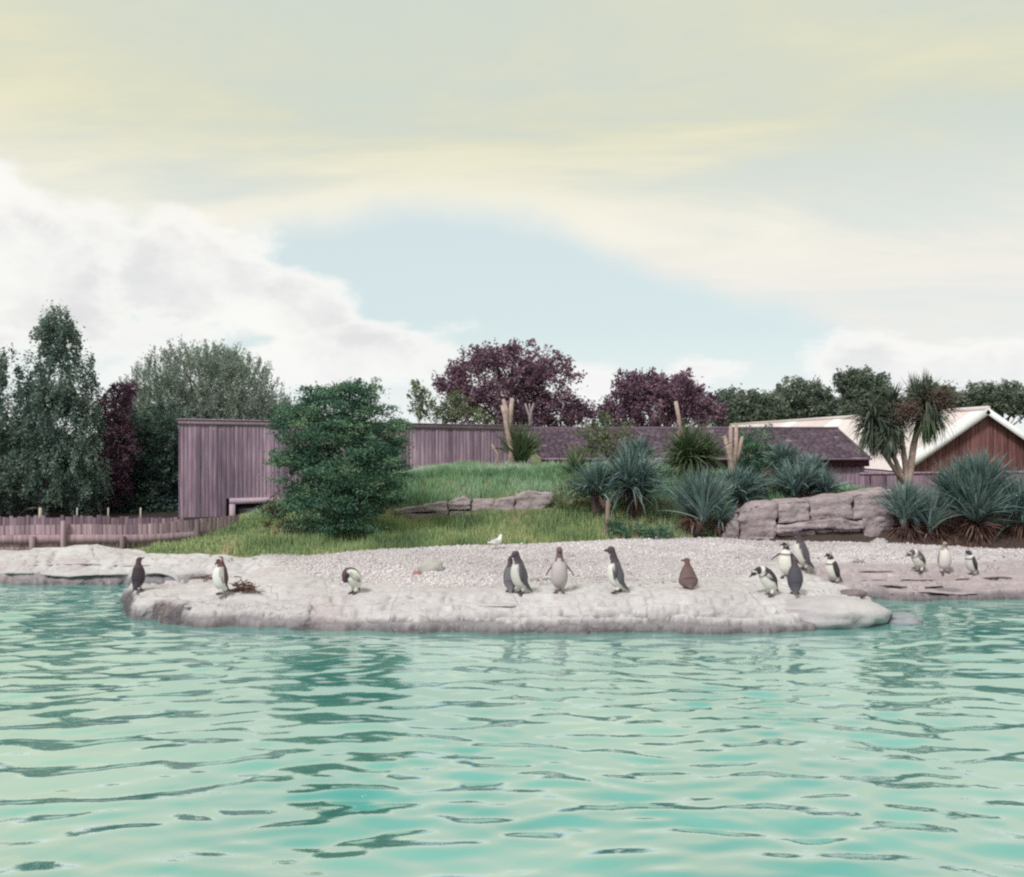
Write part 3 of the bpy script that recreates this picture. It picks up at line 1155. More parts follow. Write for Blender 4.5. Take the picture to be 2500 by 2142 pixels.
def tiled_hut():
    yr, ye = 33.0, 30.6
    zr = CAMZ - (1047 - CY) / FPX * yr
    ze = CAMZ - (1117 - CY) / FPX * ye
    rl, rr = (1288 - CX) / FPX * yr, (2043 - CX) / FPX * yr
    el, er = (1322 - CX) / FPX * ye, (2122 - CX) / FPX * ye
    root = empty('tiled_hut', (0, 0, 0))
    tag(root, 'long low hut with dark purple shingled hipped roof behind the yuccas', 'hut')
    yb = 2 * yr - ye
    # shingle courses, one mesh
    mb = MB()
    r = np.random.default_rng(9)
    n = 17
    tint = []
    rn = np.linalg.norm([0, yr - ye, zr - ze])
    sl = np.array([0, (yr - ye) / rn, (zr - ze) / rn])
    nrm = np.array([0, -sl[2], sl[1]])
    for i in range(n):
        t0, t1 = i / n, (i + 1.35) / n
        t1 = min(t1, 1.0)
        x0 = el + (rl - el) * t0
        x1 = er + (rr - er) * t0
        x = x0 - r.random() * 0.1
        while x < x1:
            w = r.uniform(0.17, 0.26)
            a, b = max(x, x0), min(x + w - 0.008, x1)
            if b - a > 0.02:
                lift = 0.022 + r.random() * 0.014
                yA, zA = ye + (yr - ye) * t0, ze + (zr - ze) * t0
                yB, zB = ye + (yr - ye) * t1, ze + (zr - ze) * t1
                # keep inside the hips
                xb0, xb1 = el + (rl - el) * t1, er + (rr - er) * t1
                a2, b2 = a, min(b, max(xb1, a + 0.01))
                up = nrm * lift
                V = [(a, yA, zA), (b, yA, zA), (b2, yB, zB), (a2, yB, zB),
                     (a, yA + up[1], zA + up[2]), (b, yA + up[1], zA + up[2]), (b2, yB + nrm[1] * 0.006, zB + nrm[2] * 0.006), (a2, yB + nrm[1] * 0.006, zB + nrm[2] * 0.006)]
                F = [(4, 5, 6, 7), (0, 1, 5, 4), (0, 4, 7, 3), (1, 2, 6, 5)]
                mb.add(V, F)
                tint += [min(1, max(0, r.normal(0.45, 0.22)))] * 8
            x += w
    me = mb.mesh('shingles')
    at = me.attributes.new('tint', 'FLOAT', 'POINT')
    at.data.foreach_set('value', np.array(tint, np.float32))
    roof = empty('roof')
    roof.parent = root
    o = obj('shingles', me, MAT['shingle'], roof)
    o['kind'] = 'stuff'
    # roof deck under the shingles with hipped ends and back slope
    V = [(el, ye, ze - 0.01), (er, ye, ze - 0.01), (rr, yr, zr - 0.01), (rl, yr, zr - 0.01), (el, yb, ze - 0.01), (er, yb, ze - 0.01)]
    F4 = [(0, 1, 2, 3), (5, 4, 3, 2)]
    F3 = [(1, 5, 2), (4, 0, 3)]
    me = mesh_np('roof_deck', V, [np.array(F4), np.array(F3)])
    at = me.attributes.new('tint', 'FLOAT', 'POINT')
    at.data.foreach_set('value', np.full(6, 0.3, np.float32))
    obj('roof_deck', me, MAT['shingle'], roof)
    # ridge capping
    mb = MB()
    mb.tube([(rl - 0.05, yr, zr + 0.01), (rr + 0.05, yr, zr + 0.01)], 0.06, 6)
    me = mb.mesh('ridge')
    at = me.attributes.new('tint', 'FLOAT', 'POINT')
    at.data.foreach_set('value', np.full(len(me.vertices), 0.75, np.float32))
    obj('ridge', me, MAT['shingle'], roof)
    mb = MB()
    mb.tube([(er, ye, ze), (rr, yr, zr)], 0.05, 6)
    me = mb.mesh('hip')
    at = me.attributes.new('tint', 'FLOAT', 'POINT')
    at.data.foreach_set('value', np.full(len(me.vertices), 0.6, np.float32))
    obj('hip', me, MAT['shingle'], roof)
    part_box('gutter', MAT['timber'], root, el - 0.03, er + 0.06, ye - 0.09, ye + 0.0, ze - 0.09, ze - 0.015)
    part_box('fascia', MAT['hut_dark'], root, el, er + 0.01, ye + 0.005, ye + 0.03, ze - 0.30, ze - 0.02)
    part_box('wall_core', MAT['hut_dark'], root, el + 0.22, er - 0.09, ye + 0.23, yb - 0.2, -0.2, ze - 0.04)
    r = random.Random(8)
    x = el + 0.2
    while x < er - 0.09:
        w = r.uniform(0.12, 0.17)
        board('plank', MAT['timber'] if x > 4 else MAT['barn_board'], root, x, min(x + w, er - 0.08) - 0.01, ye + 0.20, -0.1, ze - 0.22, 0.03 + r.random() * 0.02)
        x += w
    y = ye + 0.26
    while y < yb - 0.3:
        board('plank', MAT['timber'], root, er - 0.07 - 0.07, er - 0.07 + 0.065, y + 0.07, -0.1, ze - 0.06, 0.03, R(90))
        y += 0.14


def barn():
    y0, y1 = 32.0, 69.0
    R0 = P(2402, 1000, y0)
    E0 = P(2190, 1148, y0)
    half = R0.x - E0.x
    rise = R0.z - E0.z
    root = empty('barn', (R0.x, y0, 0.0))
    tag(root, 'barn with pale corrugated sheet roof and red-brown boarded gable end', 'barn')
    sl = math.hypot(half, rise)
    ang = math.atan2(rise, half)
    # corrugated sheets; mesh shared
    def sheet(mat, name):
        n = 12
        u = np.linspace(0, 1.02, n * 4 + 1)
        zc = 0.018 * np.sin(u * n / 2 * 2 * math.pi)
        V = []
        for s in (0.0, sl + 0.05):
            V += [(-s, a, c) for a, c in zip(u, zc)]
        m = len(u)
        i = np.arange(m - 1)
        F = np.stack([i, i + 1, i + 1 + m, i + m], 1)
        me = mesh_np(name, V, F, True)
        me.materials.append(mat)
        return me
    sa, sb = sheet(MAT['sheet'], 'sheet'), sheet(MAT['sheet_light'], 'sheet_clear')
    roof = empty('roof')
    roof.parent = root
    for i in range(int(y1 - y0)):
        for side in (1, -1):
            o = bpy.data.objects.new('roof_sheet', sb if i in (0, 5, 6, 13, 14, 21, 22) and side == 1 else sa)
            COL.objects.link(o)
            o.parent = roof
            o.location = (0, i - 0.25, R0.z + (i % 2) * 0.004)
            # local -x runs down the slope
            o.rotation_euler = (0, -ang, 0) if side == 1 else (0, -ang, math.pi)
            if side == -1:
                o.location.y += 1.0
    mb = MB()
    mb.tube([(0, -0.3, R0.z + 0.03), (0, y1 - y0, R0.z + 0.03)], 0.09, 8)
    obj('ridge_cap', mb.mesh('ridge_cap'), MAT['sheet'], roof)
    # bargeboards
    for sd in (-1, 1):
        mb = MB()
        d = np.array([sd * half, 0, -rise]) / sl
        nn = np.array([sd * rise, 0, half]) / sl
        a = np.array([0, -0.27, R0.z]) + nn * 0.04
        b = a + d * (sl + 0.1)
        th = 0.20
        V = []
        for q in (a, b):
            for dy in (0, -0.04):
                for k in (0.0, -th):
                    V.append(q + nn * k + np.array([0, dy, 0]))
        F = [(0, 1, 3, 2), (4, 6, 7, 5), (0, 4, 5, 1), (2, 3, 7, 6), (0, 2, 6, 4), (1, 5, 7, 3)]
        mb.add(V, F)
        obj('bargeboard', mb.mesh('bargeboard'), MAT['sheet_light'], roof)
        part_box('gutter', MAT['timber'], root, sd * (half + 0.1) - 0.07, sd * (half + 0.1) + 0.07, -0.2, y1 - y0, E0.z - 0.20, E0.z - 0.08)
    # gable boards
    r = random.Random(2)
    x = -half + 0.12
    mb = MB()
    V = [(-half + 0.1, 0.06, -0.2), (half - 0.1, 0.06, -0.2), (half - 0.1, 0.06, E0.z), (0, 0.06, R0.z - 0.12), (-half + 0.1, 0.06, E0.z)]
    me = bpy.data.meshes.new('gable_backing')
    me.from_pydata([Vector(v) for v in V], [], [(0, 1, 2, 3, 4)])
    obj('gable_backing', me, MAT['hut_dark'], root)
    while x < half - 0.12:
        w = r.uniform(0.10, 0.15)
        xm = max(abs(x), abs(x + w))
        top = E0.z + rise * (1 - xm / half) - 0.03
        board('board', MAT['barn_board'], root, x, x + w - 0.012, 0.0, -0.1, top, 0.03 + r.random() * 0.025)
        x += w
    for sd in (-1, 1):
        part_box('side_wall', MAT['barn_board'], root, sd * (half - 0.12) - 0.03, sd * (half - 0.12) + 0.03, 0.08, y1 - y0, -0.1, E0.z)


def slat_fence(name, label, pts, mat, slat_w, gap, rails=(), posts=(), seed=1, ragged=0.02, rail_h=0.1, rail_t=0.04, post_mat=None):
    """pts: (x, y, zbottom, ztop) along the run"""
    pts = np.array(pts, float)
    root = empty(name, (pts[0][0], pts[0][1], 0))
    o0 = pts[0].copy()
    seg = np.concatenate([[0], np.cumsum(np.hypot(np.diff(pts[:, 0]), np.diff(pts[:, 1])))])
    r = random.Random(seed)

    def at(s):
        return [np.interp(s, seg, pts[:, k]) for k in range(4)]

    def ang(s):
        a, b = at(max(0, s - 0.15)), at(min(seg[-1], s + 0.15))
        return math.atan2(b[1] - a[1], b[0] - a[0])
    s = 0.0
    while s < seg[-1]:
        w = slat_w * r.uniform(0.85, 1.12)
        x, y, zb, zt = at(s + w / 2)
        o = board('slat', mat, root, -w / 2, w / 2, 0, zb, zt + r.uniform(-ragged, ragged), 0.022, ang(s), r.uniform(-0.02, 0.02))
        o.location = (x - o0[0], y - o0[1], zb)
        s += w + gap * r.uniform(0.5, 1.6)
    for (f0, f1, z0f, h) in rails:          # z0f: fraction of the slat height
        mb = MB()
        n = 24
        q = np.linspace(f0 * seg[-1], f1 * seg[-1], n)
        rows = []
        for si in q:
            x, y, zb, zt = at(si)
            a = ang(si)
            nx, ny = math.sin(a), -math.cos(a)
            z = zb + (zt - zb) * z0f
            for off in (0.013, 0.013 + rail_t):
                for zz in (z, z + h):
                    rows.append((x - o0[0] + nx * off, y - o0[1] + ny * off, zz))
        F = []
        for i in range(n - 1):
            b = i * 4
            F += [(b, b + 4, b + 5, b + 1), (b + 2, b + 3, b + 7, b + 6), (b + 1, b + 5, b + 7, b + 3), (b, b + 2, b + 6, b + 4)]
        F += [(0, 1, 3, 2), (4 * n - 4, 4 * n - 2, 4 * n - 1, 4 * n - 3)]
        mb.add(rows, F)
        obj('rail', mb.mesh('rail'), mat, root)
    for (f, h0, h1) in posts:
        x, y, zb, zt = at(f * seg[-1])
        a = ang(f * seg[-1])
        o = board('post', post_mat or mat, root, -0.045, 0.045, 0, zb - 0.1, zt + h1, 0.09, a)
        o.location = (x - o0[0] + math.sin(a) * 0.10, y - o0[1] - math.cos(a) * 0.10, zb + h0)
        o.scale.z = (zt + h1) - (zb + h0)
    tag(root, label, 'fence')
    return root


def fences():
    # rear ragged paling fence in front of the dark trees
    pts = []
    for px, pt, pb, Y in [(-120, 1262, 1330, 21.5), (80, 1262, 1330, 21.5), (250, 1261, 1330, 21.6), (445, 1266, 1330, 22.0)]:
        a, b = P(px, pt, Y), P(px, pb, Y)
        pts.append((a.x, a.y, b.z, a.z))
    slat_fence('paling_fence', 'dark ragged paling fence below the birch tree, behind the curved fence', pts, MAT['fence_dark'], 0.085, 0.008, seed=4, ragged=0.035,
               posts=((0.16, 0, 0.03),))
    # nearer curved fence with a broad rail
    pts = []
    for px, pt, pb, Y in [(-130, 1288, 1352, 18.0), (80, 1282, 1352, 18.0), (200, 1280, 1352, 18.1), (320, 1281, 1352, 18.25), (400, 1277, 1350, 18.5), (480, 1268, 1345, 18.9), (580, 1258, 1330, 19.6)]:
        a, b = P(px, pt, Y), P(px, pb, Y)
        pts.append((a.x, a.y, b.z, a.z))
    slat_fence('curved_fence', 'curved pale slat fence with broad lower rail behind the left-hand rocks', pts, MAT['fence'], 0.085, 0.013, seed=7, ragged=0.006,
               rails=((0, 0.86, 0.36, 0.17),), posts=((0.30, 0, -0.22), (0.40, 0.1, 0.08), (0.59, 0, -0.22), (0.83, 0, 0.0)), rail_t=0.05)
    # grey wall of upright boards below the barn
    pts = []
    for px, pt, pb, Y in [(2098, 1154, 1240, 27.0), (2240, 1152, 1240, 26.5), (2420, 1150, 1245, 25.5), (2620, 1148, 1250, 24.5)]:
        a, b = P(px, pt, Y), P(px, pb, Y)
        pts.append((a.x, a.y, b.z, a.z))
    slat_fence('board_fence', 'plain grey-brown board fence below the barn roof, behind the cordyline', pts, MAT['fence_dark'], 0.14, 0.005, seed=5, ragged=0.004,
               rails=((0, 1, 0.94, 0.05),), rail_t=0.03)
    # short pale marker posts behind the rear fence
    for k, (px, pw, nm) in enumerate([(188, 3.4, 'first thin pale post from the birch trunk side above the paling fence'), (264, 3.4, 'middle thin pale post standing above the paling fence'),
                                  (343, 4, 'thin pale post above the paling fence nearest the timber building'), (98, 8, 'stubby white-topped post at the far end of the paling fence')]):
        a, b = P(px, 1240, 22.6), P(px, 1300, 22.6)
        mb = MB()
        w = pw / FPX * 22.6 / 2
        mb.tube([(0, 0, 0), (0, 0, (a.z - b.z) * 0.6), (0.004, 0, a.z - b.z)], [w * 1.05, w, w * 0.9], 8)
        o = obj('marker_post', mb.mesh('marker_post'), MAT['white_post'])
        o.location = b
        tag(o, nm, 'post', 'pale posts above the rear fence')


def stone_piece(poly, Y, thick, seed, fwd=0.0, parent=None, origin=Vector((0, 0, 0)), name='stone', mat=None):
    """a rough stone whose front outline is given at distance Y"""
    bm = bmesh.new()
    vs = [bm.verts.new(P(px, py, Y) + Vector((0, -fwd, 0)) - origin) for px, py in poly]
    f = bm.faces.new(vs)
    bm.normal_update()
    if f.normal.y > 0:
        f.normal_flip()
    ret = bmesh.ops.extrude_face_region(bm, geom=[f])
    bmesh.ops.translate(bm, verts=[v for v in ret['geom'] if isinstance(v, bmesh.types.BMVert)], vec=(0, thick, 0))
    bmesh.ops.recalc_face_normals(bm, faces=bm.faces)
    bmesh.ops.bevel(bm, geom=list(bm.edges), offset=0.012, segments=1, affect='EDGES', profile=0.6)
    bmesh.ops.triangulate(bm, faces=bm.faces)
    for _ in range(5):
        long = [e for e in bm.edges if e.calc_length() > 0.07]
        if not long:
            break
        bmesh.ops.subdivide_edges(bm, edges=long, cuts=1)
        bmesh.ops.triangulate(bm, faces=[q for q in bm.faces if len(q.verts) > 3])
    bmesh.ops.remove_doubles(bm, verts=bm.verts, dist=0.004)
    bmesh.ops.dissolve_degenerate(bm, dist=0.002, edges=bm.edges)
    bmesh.ops.triangulate(bm, faces=[q for q in bm.faces if len(q.verts) > 3])
    bmesh.ops.recalc_face_normals(bm, faces=bm.faces)
    bm.normal_update()
    co = np.array([v.co for v in bm.verts])
    nn = np.array([v.normal for v in bm.verts])
    d = 0.045 * fbm(co[:, 0] * 2.6 + co[:, 1], co[:, 2] * 4.5 + co[:, 1], seed, 4) + 0.055 * fbm(co[:, 0] * 2.2 + co[:, 1], co[:, 2] * 14 + co[:, 1] * 3, seed + 9, 4)
    co = co + nn * d[:, None]
    for v, c in zip(bm.verts, co):
        v.co = c
    me = bpy.data.meshes.new(name)
    bm.to_mesh(me)
    bm.free()
    me.polygons.foreach_set('use_smooth', np.ones(len(me.polygons), bool))
    return obj(name, me, mat or MAT['stone'], parent)


def stone_walls():
    Y = 18.95
    o0 = P(1980, 1322, Y)
    root = empty('rock_wall', o0)
    tag(root, 'big curved retaining wall of pinkish-grey rock slabs beside the right-hand yuccas', 'wall')
    ps = [([(1762, 1322), (1775, 1285), (1800, 1256), (1805, 1290), (1803, 1325)], 0.0, 0.5),
          ([(1806, 1252), (1848, 1232), (1896, 1228), (1897, 1262), (1893, 1325), (1804, 1325)], 0.03, 0.7),
          ([(1899, 1228), (1976, 1222), (1977, 1271), (1899, 1279)], 0.0, 0.8),
          ([(1979, 1222), (2078, 1209), (2080, 1266), (1979, 1271)], 0.04, 0.8),
          ([(2081, 1209), (2150, 1200), (2178, 1197), (2187, 1212), (2184, 1240), (2180, 1264), (2082, 1266)], 0.02, 0.8),
          ([(1896, 1281), (1980, 1273), (2050, 1268), (2105, 1270), (2108, 1290), (1960, 1294), (1897, 1301)], 0.09, 0.8),
          ([(1897, 1302), (1990, 1294), (1992, 1326), (1897, 1326)], -0.04, 0.5),
          ([(1993, 1294), (2104, 1290), (2104, 1326), (1994, 1326)], -0.07, 0.5),
          ([(2106, 1267), (2180, 1265), (2181, 1295), (2174, 1326), (2106, 1326)], 0.05, 0.7)]
    for i, (poly, fwd, th) in enumerate(ps):
        stone_piece(poly, Y, th, 200 + i * 7, fwd, root, o0)
    Y = 20.4
    o0 = P(1170, 1270, Y)
    root = empty('low_stone_wall', o0)
    tag(root, 'low rough stone wall crossing the grassy bank beside the big bush', 'wall')
    ps = [([(960, 1247), (1035, 1233), (1090, 1225), (1092, 1248), (1040, 1251), (962, 1258)], 0.05),
          ([(955, 1260), (1040, 1253), (1092, 1250), (1095, 1275), (1050, 1292), (955, 1296)], 0.0),
          ([(1093, 1226), (1130, 1215), (1151, 1222), (1150, 1246), (1094, 1248)], 0.02),
          ([(1153, 1222), (1205, 1221), (1207, 1246), (1153, 1247)], -0.03),
          ([(1208, 1220), (1256, 1217), (1257, 1245), (1208, 1246)], 0.03),
          ([(1259, 1212), (1290, 1199), (1350, 1207), (1348, 1230), (1315, 1248), (1259, 1247)], 0.06),
          ([(1097, 1250), (1180, 1249), (1180, 1270), (1097, 1276)], -0.02),
          ([(1182, 1249), (1258, 1248), (1258, 1266), (1182, 1270)], 0.0)]
    for i, (poly, fwd) in enumerate(ps):
        stone_piece(poly, Y, 0.45, 300 + i * 5, fwd, root, o0)


timber_building()
tiled_hut()
barn()
fences()
stone_walls()

# ------------------------------------------------------------------ vegetation
def leaf_quads(C, size, up=0.0, seed=1, aspect=0.55, droop=0.0, outward=None, tint_noise=0.18, tint_mean=None):
    """C (n,3) leaf centres -> diamond shaped leaves bent along the midrib"""
    r = np.random.default_rng(seed)
    n = len(C)
    d = r.normal(size=(n, 3))
    d[:, 2] = d[:, 2] * 0.7 + up
    if outward is not None:
        d += outward * 0.9
    d /= np.linalg.norm(d, axis=1)[:, None] + 1e-9
    d[:, 2] -= droop
    d /= np.linalg.norm(d, axis=1)[:, None] + 1e-9
    q = r.normal(size=(n, 3))
    s = np.cross(d, q)
    s /= np.linalg.norm(s, axis=1)[:, None] + 1e-9
    L = size * r.uniform(0.6, 1.35, n)[:, None]
    nrm = np.cross(d, s)
    V = np.empty((n, 4, 3))
    V[:, 0] = C - d * L * 0.5
    V[:, 1] = C + s * L * aspect * 0.5 + nrm * L * 0.06
    V[:, 2] = C + d * L * 0.5
    V[:, 3] = C - s * L * aspect * 0.5 + nrm * L * 0.06
    F = np.arange(n * 4).reshape(n, 4)
    if tint_mean is None:
        tint_mean = np.full(n, 0.5)
    t = np.clip(tint_mean + r.normal(0, tint_noise * 0.7, n), 0, 1)
    return V.reshape(-1, 3), F, np.repeat(t, 4)


def make_crown(lobes, Y, origin, n_clumps, per, leaf, clump, seed, stretch=(1, 1, 1), up=0.0, droop=0.0, aspect=0.55, spray=0.18, inner=0.45):
    """lobes: (px, py, rx px, ry px, depth offset m, depth radius factor)"""
    r = np.random.default_rng(seed)
    vol = np.array([l[2] * l[3] for l in lobes], float)
    pick = r.choice(len(lobes), n_clumps, p=vol / vol.sum())
    Cc, Oo = [], []
    for k in pick:
        px, py, rx, ry, dy, dr = lobes[k]
        Yk = Y + dy
        c = np.array(P(px, py, Yk))
        rad = np.array([rx / FPX * Yk, (rx + ry) / 2 / FPX * Yk * dr, ry / FPX * Yk])
        d = r.normal(size=3)
        d /= np.linalg.norm(d)
        rr = inner + (1 - inner) * r.random() ** 0.6
        if r.random() < spray:
            rr = r.uniform(0.95, 1.08)
        # lumpy outline
        rr *= 1 + 0.16 * math.sin(d[0] * 5 + seed) * math.sin(d[2] * 6 + seed * 1.7) + 0.10 * math.sin(d[0] * 13 + d[2] * 11 + seed)
        Cc.append(c + d * rad * rr)
        Oo.append(d)
    Cc, Oo = np.array(Cc), np.array(Oo)
    cnt = r.poisson(per, n_clumps)
    idx = np.repeat(np.arange(n_clumps), cnt)
    n = len(idx)
    # every clump is a leafy twig growing outwards and up (or hanging)
    dirs = Oo * 0.8 + r.normal(size=Oo.shape) * 0.45 + np.array([0, 0, up * 0.9 - droop * 1.2])
    dirs /= np.linalg.norm(dirs, axis=1)[:, None]
    tl = clump * r.uniform(1.4, 3.2, n_clumps)
    a = r.random(n) ** 0.8
    lat = clump * (0.75 - 0.5 * a) * r.uniform(0.6, 1.3, n_clumps)[idx]
    off = r.normal(size=(n, 3)) * lat[:, None] * np.array(stretch)
    pos = Cc[idx] + dirs[idx] * ((a - 0.45) * tl[idx])[:, None] + off
    cl_t = np.clip(r.normal(0.5, 0.2, n_clumps), 0, 1)
    V, F, t = leaf_quads(pos, leaf, up, seed + 1, aspect, droop, Oo[idx], 0.14, cl_t[idx])
    V = V - np.array(origin)
    return V, F, t, Cc - np.array(origin), Oo


def tree(name, label, cat, base, lobes, Y, mat, n_clumps, per, leaf, clump, seed, trunk_r=0.12, trunk_top=None, bark=None, group=None, limbs=22, trunks=None, **kw):
    """base = (px, py) of the foot at distance Y"""
    b = P(base[0], base[1], Y)
    gz = float(ground_z(np.array([b.x]), np.array([b.y]))[0])
    b.z = gz if Y > 17 else b.z
    root = empty(name, b)
    V, F, t, Cc, Oo = make_crown(lobes, Y, b, n_clumps, per, leaf, clump, seed, **kw)
    me = mesh_np('crown', V, F, False)
    at = me.attributes.new('tint', 'FLOAT', 'POINT')
    at.data.foreach_set('value', t.astype(np.float32))
    obj('crown', me, mat, root)
    r = np.random.default_rng(seed + 5)
    mb = MB()
    mid = Cc.mean(0)
    tops = trunks or [(0.0, 0.0)]
    for ox, oy in tops:
        tp = np.array([mid[0] * 0.8 + ox * 1.5, mid[1] * 0.6 + oy, mid[2] * 1.0 + Cc[:, 2].max() * 0.15])
        s = np.linspace(0, 1, 7)[:, None]
        pts = np.array([ox * 0.15, oy * 0.15, -0.15]) * (1 - s) + tp * s
        pts[1:-1] += r.normal(size=(5, 3)) * np.array([0.05, 0.05, 0.01]) * tp[2] * 0.35
        mb.tube(pts, np.linspace(trunk_r, trunk_r * 0.4, 7), 8)
        sel = r.choice(len(Cc), min(limbs // len(tops), len(Cc)), replace=False)
        for k in sel:
            e = Cc[k]
            f = np.clip(r.uniform(0.25, 0.95) * min(1.0, max(0.15, e[2] / max(tp[2], 0.1)) * 0.8), 0.12, 0.98)
            a = np.array([np.interp(f, s[:, 0], pts[:, q]) for q in range(3)])
            m = (a + e) / 2 + np.array([0, 0, 0.08 * np.linalg.norm(e - a)]) + r.normal(size=3) * 0.05 * np.linalg.norm(e - a)
            rr = trunk_r * (0.42 - 0.22 * f)
            mb.tube([a, (a + m) / 2 + (m - a) * 0.02, m, e], [rr, rr * 0.8, rr * 0.55, rr * 0.15], 5)
    obj('trunk', mb.mesh('trunk', True), bark or MAT['bark'], root)
    tag(root, label, cat, group)
    return root


LEAF = {
    'birch': mat_leaf('birch_leaf', [(0.1, (0.06, 0.105, 0.095)), (0.5, (0.13, 0.195, 0.165)), (0.9, (0.25, 0.31, 0.26))], 0.22),
    'willow': mat_leaf('willow_leaf', [(0.1, (0.16, 0.215, 0.18)), (0.5, (0.28, 0.35, 0.29)), (0.9, (0.42, 0.47, 0.40))], 0.25),
    'hedge': mat_leaf('hedge_leaf', [(0.1, (0.03, 0.065, 0.06)), (0.5, (0.08, 0.135, 0.115)), (0.9, (0.16, 0.225, 0.17))], 0.18),
    'purple': mat_leaf('purple_leaf', [(0.1, (0.085, 0.042, 0.075)), (0.5, (0.20, 0.11, 0.165)), (0.9, (0.34, 0.23, 0.30))], 0.2),
    'bush': mat_leaf('bush_leaf', [(0.08, (0.035, 0.09, 0.075)), (0.5, (0.095, 0.20, 0.135)), (0.85, (0.18, 0.30, 0.17)), (1.0, (0.24, 0.31, 0.20))], 0.2),
    'rust': mat_leaf('rusty_leaf', [(0.1, (0.07, 0.03, 0.02)), (0.6, (0.15, 0.075, 0.05)), (1.0, (0.24, 0.15, 0.08))], 0.2),
    'oak': mat_leaf('oak_leaf', [(0.1, (0.07, 0.10, 0.085)), (0.5, (0.15, 0.19, 0.15)), (0.9, (0.26, 0.29, 0.23))], 0.18),
    'shrub': mat_leaf('shrub_leaf', [(0.1, (0.07, 0.10, 0.06)), (0.5, (0.15, 0.19, 0.11)), (0.9, (0.28, 0.31, 0.18))], 0.25),
    'yucca': mat_leaf('yucca_leaf', [(0.0, (0.06, 0.115, 0.12)), (0.5, (0.15, 0.235, 0.225)), (0.85, (0.28, 0.36, 0.33)), (1.0, (0.44, 0.48, 0.43))], 0.12, 0.45),
    'yucca_green': mat_leaf('yucca_green_leaf', [(0.0, (0.05, 0.085, 0.045)), (0.5, (0.11, 0.165, 0.085)), (0.85, (0.21, 0.26, 0.15)), (1.0, (0.36, 0.34, 0.24))], 0.12, 0.45),
    'cordy': mat_leaf('cordyline_leaf', [(0.0, (0.04, 0.055, 0.045)), (0.5, (0.09, 0.115, 0.085)), (0.85, (0.18, 0.20, 0.15)), (1.0, (0.32, 0.30, 0.24))], 0.12, 0.45),
    'dead': mat_leaf('dead_leaf', [(0.0, (0.045, 0.018, 0.02)), (0.5, (0.14, 0.075, 0.065)), (0.85, (0.30, 0.195, 0.155)), (1.0, (0.50, 0.40, 0.33))], 0.15),
    'grass': mat_leaf('grass_blade', [(0.0, (0.11, 0.17, 0.095)), (0.35, (0.235, 0.345, 0.165)), (0.6, (0.39, 0.49, 0.25)), (0.8, (0.55, 0.53, 0.31)), (1.0, (0.60, 0.48, 0.36))], 0.3),
    'bank': mat_leaf('bank_grass_blade', [(0.0, (0.10, 0.19, 0.12)), (0.4, (0.23, 0.40, 0.22)), (0.7, (0.38, 0.52, 0.37)), (1.0, (0.54, 0.58, 0.52))], 0.3),
    'plume': mat_leaf('flower_head', [(0.0, (0.09, 0.06, 0.055)), (1.0, (0.19, 0.13, 0.11))], 0.1),
}


